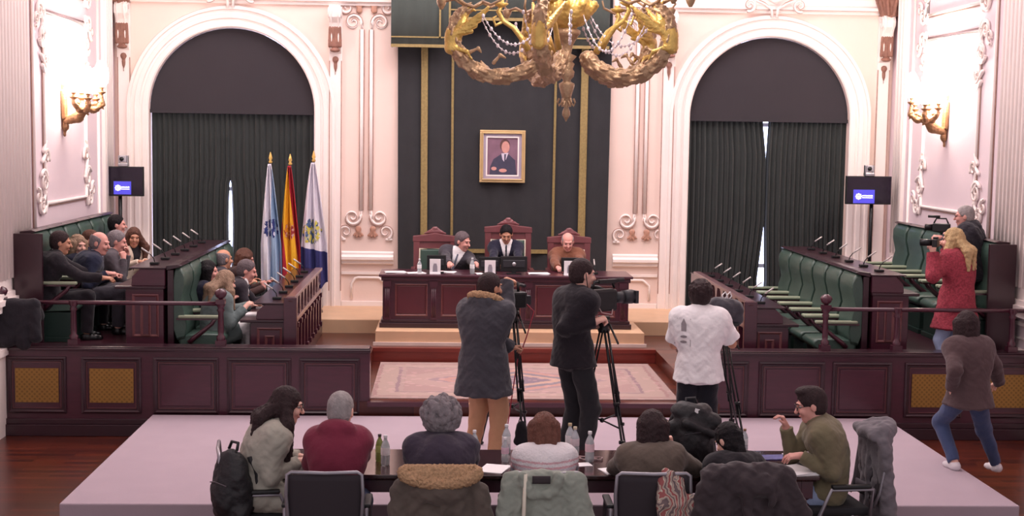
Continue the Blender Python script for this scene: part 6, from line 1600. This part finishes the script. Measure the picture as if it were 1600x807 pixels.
# ---- camera crew
FL = .257
x1h = W(803, 437, 13.62)
person('cameraman in a charcoal parka with fur hood and tan trousers', at=(766,449,13.25), floor=FL, s=None, yaw=D(-32), lean=.04, hy=-.35, hp=.05, sk='tan', bw=1.08, sw=1.06,
    L=dict(w=W(800,547,13.45), pose='grip', d=(.9,.3,.2)), R=dict(w=(x1h[0]-.07, x1h[1]-.08, x1h[2]-.0), pose='grip', d=(.9,.5,-.2), hint=(.1,.6,-1.2)), hair=('short', h_dark), beard=h_dark,
    top=('parka', cloth('charcoal parka', (68,67,74)), dict(t=.036, hem=.30, fur=fur, flare=.04, hood=1, fold=.006)), bottom=tan_, shoes=shoeb, h=.007)
person('tall cameraman in a black jacket and dark trousers behind the big camera', at=(910,428,13.12), floor=FL, s=None, yaw=D(-58), lean=.02, sw=.92, bw=.92, hs=1.02, hy=-.2, hp=.12,
    L=dict(w=W(915,505,13.35), pose='grip', hint=(-.2,-.6,-.8)), R=dict(w=W(931,503,12.90), pose='grip', d=(.9,.3,.3), hint=(-.9,-.1,-.7)), hair=('short', h_dark), sk='fair',
    top=('jacket', black_c, dict(t=.026, hem=.10, flare=.015)), bottom=cloth('dark grey trousers', (42,42,46)), shoes=shoeb, h=.007)
wt = person('cameraman with curly dark hair in a white T-shirt with a back print', at=(1095,461,13.15), floor=FL, s=None, yaw=D(-6), lean=.03, hp=.05, hy=-.2, sk='tan', sw=1.05,
    L=dict(w=W(1062,530,13.5), pose='relax', hint=(-.4,-.5,-.8)), R=dict(w=W(1131,515,13.42), pose='grip', d=(0,.6,.8), hint=(.5,-.5,-1)), hair=('curlshort', h_dark),
    top=('tshirt', white, dict(t=.026, sleeve=.42, hem=.12, flare=.02, fold=.005)), bottom=cloth('near black trousers', (30,32,40)), shoes=shoeb, h=.007)
# faint print on the back of the T-shirt
prm = mat('faded grey print', (150,142,146), rough=.9)
pr_ = MB(); bx_, by_, bz_ = P(1067, 515, 12.955)
def decal(cx, cz, pts, nm):
    # project the outline onto the shirt surface so it follows the back
    ob = [c for c in wt['root'].children if c.name.startswith('tshirt')][0]
    mb = MB(); v = []
    from mathutils.bvhtree import BVHTree
    me = ob.data; bvh = BVHTree.FromPolygons([tuple(q.co) for q in me.vertices], [tuple(p_.vertices) for p_ in me.polygons])
    rl = wt['root'].location
    for (u, w_) in pts:
        o_ = Vector((cx+u, 11.5, cz+w_))-rl; hit = bvh.ray_cast(o_, Vector((0, 1, 0)))
        q = hit[0] if hit[0] is not None else None
        if q is None: return
        v.append((q.x, q.y-.003, q.z))
    mb.add(v, [tuple(range(len(v)))]); o = mb.build(nm, prm, wt['root']); solid(o, .002)
decal(bx_+.01, bz_, [(0,.10),(.022,.05),(.022,-.02),(-.022,-.02),(-.022,.05)], 'print')
for dz in (-.07, -.12): decal(bx_+.01, bz_+dz, [(.03*math.cos(a), .013*math.sin(a)) for a in np.linspace(0, 2*PI, 9)[:-1]], 'print')
decal(bx_-.045, bz_-.02, [(-.002,.12),(.002,.12),(.002,-.14),(-.002,-.14)], 'print'); decal(bx_+.07, bz_-.02, [(-.002,.12),(.002,.12),(.002,-.14),(-.002,-.14)], 'print')
# ---- right side
redm = mat('red tweed coat', (150,56,70), rough=.95, var=.5, scale=45, bump=.5, bscale=60)
person('woman with wavy blonde hair in a red tweed coat and light jeans', at=(1489,375,15.98), floor=.576, s=None, yaw=D(40), lean=.02, hy=.25, hp=.05, female=True,
    L=dict(w=W(1458,395,15.8), pose='grip', hint=(.1,-.3,-1), d=(-.2,.3,.9)), R=dict(w=W(1478,388,16.3), pose='grip', hint=(.5,-.2,-1), d=(-.4,.3,.7)), hair=('wavy', h_blond, .34),
    top=('coat', redm, dict(t=.04, hem=.32, flare=.06, collar='self', fold=.005)), bottom=lj, shoes=shoeb, h=.009)
gm = person('grey haired man with glasses in a dark hooded jacket filming with a camcorder', at=(1507,338,16.75), floor=.95, s=None, yaw=D(62), lean=.06, hy=.15, hp=.05, sk='pink', bw=1.1, sw=1.05,
    L=dict(w=W(1470,372,16.45), pose='grip', hint=(.2,-.4,-.9), d=(-.9,.2,.2)), R=dict(w=W(1485,368,17.0), pose='grip', hint=(.5,0,-1), d=(-.9,0,.3)), glasses=gl, hair=('short', h_lg),
    top=('jacket', cloth('dark puffer jacket', (46,44,52), bump=.6), dict(t=.05, hem=.12, hood=1, fold=.007)), bottom=black_c, shoes=shoeb, h=.009)
xk, yk, zk = W(1471, 356, 16.6)
t = thing('camcorder', 'small black camcorder held up by the grey haired man on the right', 'camera', (xk, yk, zk-.05)); R3 = Matrix.Translation((xk, yk, zk)) @ Matrix.Rotation(D(62), 4, 'Z')
mb = MB(); mb.box(-.05, .05, -.10, .10, -.05, .05); cpart(mb, 'camera_body', black, t, R3, bevel=.012)
mb = MB(); mb.tube([(0,.1,0), (0,.19,0)], .038, 12); cpart(mb, 'lens', blackm, t, R3)
mb = MB(); mb.tube([(0,-.08,.05), (0,-.05,.11), (0,.06,.11), (0,.09,.05)], .010, 6); mb.tube([(0,.02,.13), (0,.16,.13)], .016, 8); cpart(mb, 'top_handle', black, t, R3)
xk, yk, zk = W(1462, 380, 15.7)
t = thing('photo_camera', 'black photo camera with long lens held up by the woman in the red coat', 'camera', (xk, yk, zk-.04)); R3 = Matrix.Translation((xk, yk, zk)) @ Matrix.Rotation(D(60), 4, 'Z')
mb = MB(); mb.box(-.07, .07, -.03, .03, -.045, .045); mb.box(-.025, .025, -.03, .03, .045, .07); cpart(mb, 'camera_body', black, t, R3, bevel=.008)
mb = MB(); mb.tube([(0,.03,0), (0,.17,0)], [.036,.042], 12); cpart(mb, 'lens', blackm, t, R3)
person('dark haired woman in a long brown grey blazer and blue jeans walking off the platform', at=(1509,508,13.1), floor=.06, s=None, yaw=D(14), lean=.06, hy=.1, hp=.1, female=True, sw=1.05,
    L=dict(w=W(1487,607,12.95), pose='relax', hint=(-.2,-.8,-.2), d=(-.1,.1,-1)), R=dict(w=W(1562,600,13.35), pose='relax', hint=(.9,-.3,-.3), d=(-.2,.8,-.3)), hair=('bob', h_dark),
    feet=[W(1492,709,13.05)[:2]+(.33,), W(1564,738,13.42)[:2]+(.075,)],
    top=('blazer', cloth('brown grey blazer', (86,68,70)), dict(t=.03, hem=.10, flare=.03, collar='self')), bottom=jeans, shoes=shoew, h=.007)
# ---- presidency
tie1 = cloth('grey striped tie', (120,124,140)); tie2 = cloth('dark tie', (44,44,56))
person('grey haired man in a grey suit leaning towards the middle seat', at=(723,377,19.98), floor=.77, s=1.04, yaw=D(180), legs='sit', lean=.22, side=-.32, hunch=.03, hy=.95, hp=.1, sk='pink', h=.010,
    L=dict(w=W(745,413,19.4), pose='relax', d=(.3,-1,0), hint=(.5,.2,-.5)), R=dict(w=W(704,417,19.35), pose='relax', d=(0,-1,0), hint=(-.6,0,-.6)), hair=('short', h_salt),
    top=('suit', darkgrey, dict(vee=(white, tie1, .28), collar=white, hem=.05)), bottom=darkgrey, shoes=shoeb)
person('dark haired man in a navy suit and tie looking down at the middle seat', at=(791,366,20.0), floor=.77, s=1.0, yaw=D(180), legs='sit', lean=.10, hunch=.04, hp=.38, h=.010, sk='tan',
    L=dict(w=W(806,421,19.45), pose='relax', d=(-.3,-1,0), hint=(.8,.1,-.5)), R=dict(w=W(776,421,19.45), pose='relax', d=(.3,-1,0), hint=(-.8,.1,-.5)), hair=('short', h_black),
    top=('suit', navy, dict(vee=(white, tie2, .30), collar=white, hem=.05)), bottom=navy, shoes=shoeb)
person('balding man in a brown crew neck sweater at the right of the presidency table', at=(887,378,20.0), floor=.77, s=1.0, yaw=D(180), legs='sit', lean=.08, hunch=.04, hp=.3, h=.010, sk='pink', bw=1.1,
    L=dict(w=W(900,422,19.45), pose='relax', hint=(.8,.1,-.5), d=(-.2,-1,0)), R=dict(w=W(872,422,19.45), pose='relax', hint=(-.8,.1,-.5), d=(.2,-1,0)), hair=('bald', h_lg),
    top=('sweater', cloth('brown knit', (124,80,62)), dict(t=.024, hem=.04, collar='self')), bottom=darkgrey, shoes=shoeb)
# ---- raised left row
hh = .010
person('man in a black suit in the nearest left wall armchair, turned away', at=(95,379,16.42), floor=TB, s=1.02, yaw=D(-72), legs='sit', lean=.12, hunch=.06, hy=-.1, hp=.1, h=hh, bw=1.08, sk='tan',
    L=dict(w=W(162,434,16.75), pose='relax', d=(1,.1,-.1), hint=(-.2,0,-1)), R=dict(w=W(160,435,16.3), pose='relax', d=(1,.1,0), hint=(-.2,-.3,-1)), hair=('short', h_dark),
    top=('suit', black_c, dict(collar=white, hem=.08, t=.024)), bottom=black_c, shoes=shoeb)
person('blonde woman half hidden behind the man in the black suit', at=(122,383,17.25), floor=TB, s=.96, yaw=D(-80), legs='sit', lean=.10, hy=-.9, hp=.1, h=hh, female=True, hair=('bob', h_ash),
    L=dict(w=W(160,430,17.6), pose='relax'), R=dict(w=W(158,430,17.2), pose='relax'), top=('jacket', navy, dict(hem=.04)), bottom=black_c, shoes=shoeb)
person('bald man with moustache in a navy sweater over a pale collar', at=(156,380,16.95), floor=TB, s=1.04, yaw=D(-80), legs='sit', lean=.24, hunch=.06, hy=-.38, hp=.08, h=hh, sk='pink', bw=1.1, moustache=h_lg,
    L=dict(w=W(180,430,17.2), pose='fist', d=(1,-.3,0)), R=dict(w=W(168,428,16.72), pose='fist', d=(1,.3,0), hint=(-.3,-.5,-.8)), hair=('bald', h_grey),
    top=('sweater', cloth('navy knit', (36,40,60)), dict(collar=cloth('pale blue cotton', (186,190,214)), hem=.04, t=.022)), bottom=darkgrey, shoes=shoeb)
person('man with pinkish face hidden behind the bald man', at=(143,375,17.95), floor=TB, s=.98, yaw=D(-85), legs='sit', lean=.12, hy=-.1, h=hh, sk='pink', hair=('short', h_brown), L=dict(w=W(170,420,18.2), pose='relax'), R=dict(w=W(168,420,17.9), pose='relax'),
    top=('jacket', navy, dict(hem=.04)), bottom=black_c, shoes=shoeb)
person('grey haired man in a grey suit with his hand on his chin', at=(183,377,17.6), floor=TB, s=1.02, yaw=D(-78), legs='sit', lean=.24, hunch=.05, hy=-.1, hp=.15, h=hh, sk='pink',
    L=dict(w=W(199,398,17.9), pose='fist', d=(-.2,0,1), hint=(0,.2,-1)), R=dict(w=W(193,405,17.42), pose='fist', d=(-.2,.1,1), hint=(.1,-.3,-1)), hair=('short', h_grey),
    top=('suit', cloth('mid grey suit', (84,78,84)), dict(collar=white, hem=.05)), bottom=darkgrey, shoes=shoeb)
person('dark haired man at the back of the raised left row, below the left screen', at=(183,351,19.0), floor=TB, s=1.0, yaw=D(-80), legs='sit', lean=.10, hy=.0, hp=.0, h=hh, sk='pink', hair=('short', h_black), L=dict(w=W(205,398,19.2), pose='relax'), R=dict(w=W(203,398,18.9), pose='relax'),
    top=('jacket', navy, dict(hem=.04)), bottom=black_c, shoes=shoeb)
person('woman with long brown hair in a cream jacket facing the camera', at=(209,371,18.45), floor=TB, s=.98, yaw=D(-100), legs='sit', lean=.20, tw=-.5, hy=-.75, hp=.05, h=hh, female=True, sk='tan', hair=('long', h_brown, .34),
    L=dict(w=W(228,408,18.3), pose='relax', d=(1,0,0)), R=dict(w=W(218,410,18.1), pose='relax', d=(1,0,0), hint=(-.5,-.4,-.8)),
    top=('jacket', cloth('cream jacket', (216,198,180)), dict(vee=(black_c, None, .30), hem=.05)), bottom=black_c, shoes=shoeb)
# ---- lower left row
person('dark haired woman in a navy jacket looking back over the lower left row', at=(326,424,17.35), floor=TF, s=1.0, yaw=D(-80), legs='sit', lean=.06, hy=-.3, hp=.0, h=hh, female=True, hair=('bob', h_black), sk='pink',
    L=dict(w=W(372,462,17.6), pose='relax'), R=dict(w=W(362,468,17.2), pose='relax'), top=('jacket', navy, dict(hem=.06)), bottom=black_c, shoes=shoeb)
person('woman with long straight blonde hair in a grey green coat in the lower left row', at=(353,440,16.72), floor=TF, s=1.0, yaw=D(-66), legs='sit', lean=.12, hunch=.05, hy=.1, hp=.25, h=hh, female=True, hair=('long', h_ash, .34),
    L=dict(w=W(392,478,17.1), pose='relax'), R=dict(w=W(382,482,16.6), pose='relax', hint=(-.3,-.4,-.8)), top=('coat', cloth('grey green coat', (104,116,116)), dict(hem=.30, collar='self', t=.026)), bottom=white, shoes=shoeb)
person('grey haired man in a dark suit leaning on the lower left desk', at=(386,423,17.5), floor=TF, s=1.04, yaw=D(-82), legs='sit', lean=.30, hunch=.06, hy=-.1, hp=.15, h=hh, sk='pink', hair=('short', h_salt),
    L=dict(w=W(425,462,17.7), pose='relax'), R=dict(w=W(415,468,17.3), pose='relax', hint=(-.2,-.5,-.8)), top=('suit', cloth('charcoal suit', (44,38,46)), dict(vee=(white, tie2, .25), collar=white, hem=.06)), bottom=black_c, shoes=shoeb)
person('balding man seen from behind farther up the lower left row', at=(350,405,18.5), floor=TF, s=1.0, yaw=D(-70), legs='sit', lean=.10, hy=.3, h=hh, sk='tan', hair=('bald', h_grey), L=dict(w=W(392,440,18.7), pose='relax'), R=dict(w=W(388,444,18.3), pose='relax'),
    top=('jacket', darkgrey, dict(hem=.05, collar='self')), bottom=black_c, shoes=shoeb)
person('brown haired person behind the grey haired man in the lower left row', at=(383,404,18.75), floor=TF, s=1.0, yaw=D(-80), legs='sit', lean=.22, hy=-.1, hp=.2, h=hh, sk='pink', hair=('bob', h_brown), L=dict(w=W(418,442,18.9), pose='relax'), R=dict(w=W(412,450,18.6), pose='fist', d=(-.1,0,1)),
    top=('jacket', cloth('brown jacket', (74,52,50)), dict(hem=.05)), bottom=black_c, shoes=shoeb)
x, y, z = W(372, 520, 16.35)
mb = MB(); mb.box(-.13, .13, -.09, .09, 0, .32); o = mb.build('white_bag', mat('white paper bag', (226,220,216), rough=.8, bump=.5, bscale=8), None, bevel=.02); o.location = (x, 16.42, TF); tag(o, 'white bag on the floor beside the lower left desk end', 'bag')
for px, py, w_, lab in ((379, 479, .22, 'white sheets on the near end of the lower left desk'), (404, 462, .16, 'white papers under the hands of the grey haired man')):
    yy_ = 16.5 if py > 470 else 17.2; mb = MB(); mb.box(-w_/2, w_/2, -.12, .12, 0, .02); o = mb.build('papers', paper, None); o.location = (-2.22, yy_, TF+.667); tag(o, lab, 'papers')
mb = MB(); mb.box(-.12, .12, -.10, .10, 0, .012); o = mb.build('papers', paper, None); o.location = (-3.62, 18.3, TB+.667); tag(o, 'white papers in front of the woman in the cream jacket', 'papers')
# ---------------------------------------------------------------- light
def area(name, loc, size, energy, col, rot=(0, 0, 0), sy=None):
    l = bpy.data.lights.new(name, 'AREA'); l.energy = energy; l.color = col; l.size = size
    if sy: l.shape = 'RECTANGLE'; l.size_y = sy
    o = bpy.data.objects.new(name, l); COL.objects.link(o); o.location = loc; o.rotation_euler = rot; return o
area('overhead_fill', (CX, 18.0, 7.5), 8, 430, (1, .90, .92), sy=4)  # unseen soft area light added above the benches as general fill
area('overhead_fill', (CX, 12.5, 7.5), 8, 150, (1, .90, .93), sy=4)  # weaker unseen fill added above the platform
w = bpy.data.worlds.new('room air'); scn.world = w; w.use_nodes = True
bg = w.node_tree.nodes['Background']; bg.inputs[0].default_value = (1, .9, .95, 1); bg.inputs[1].default_value = .55
scn.view_settings.view_transform = 'Standard'; scn.view_settings.look = 'None'; scn.view_settings.gamma = 1; scn.view_settings.use_curve_mapping = False
scn.view_settings.exposure = 0.35
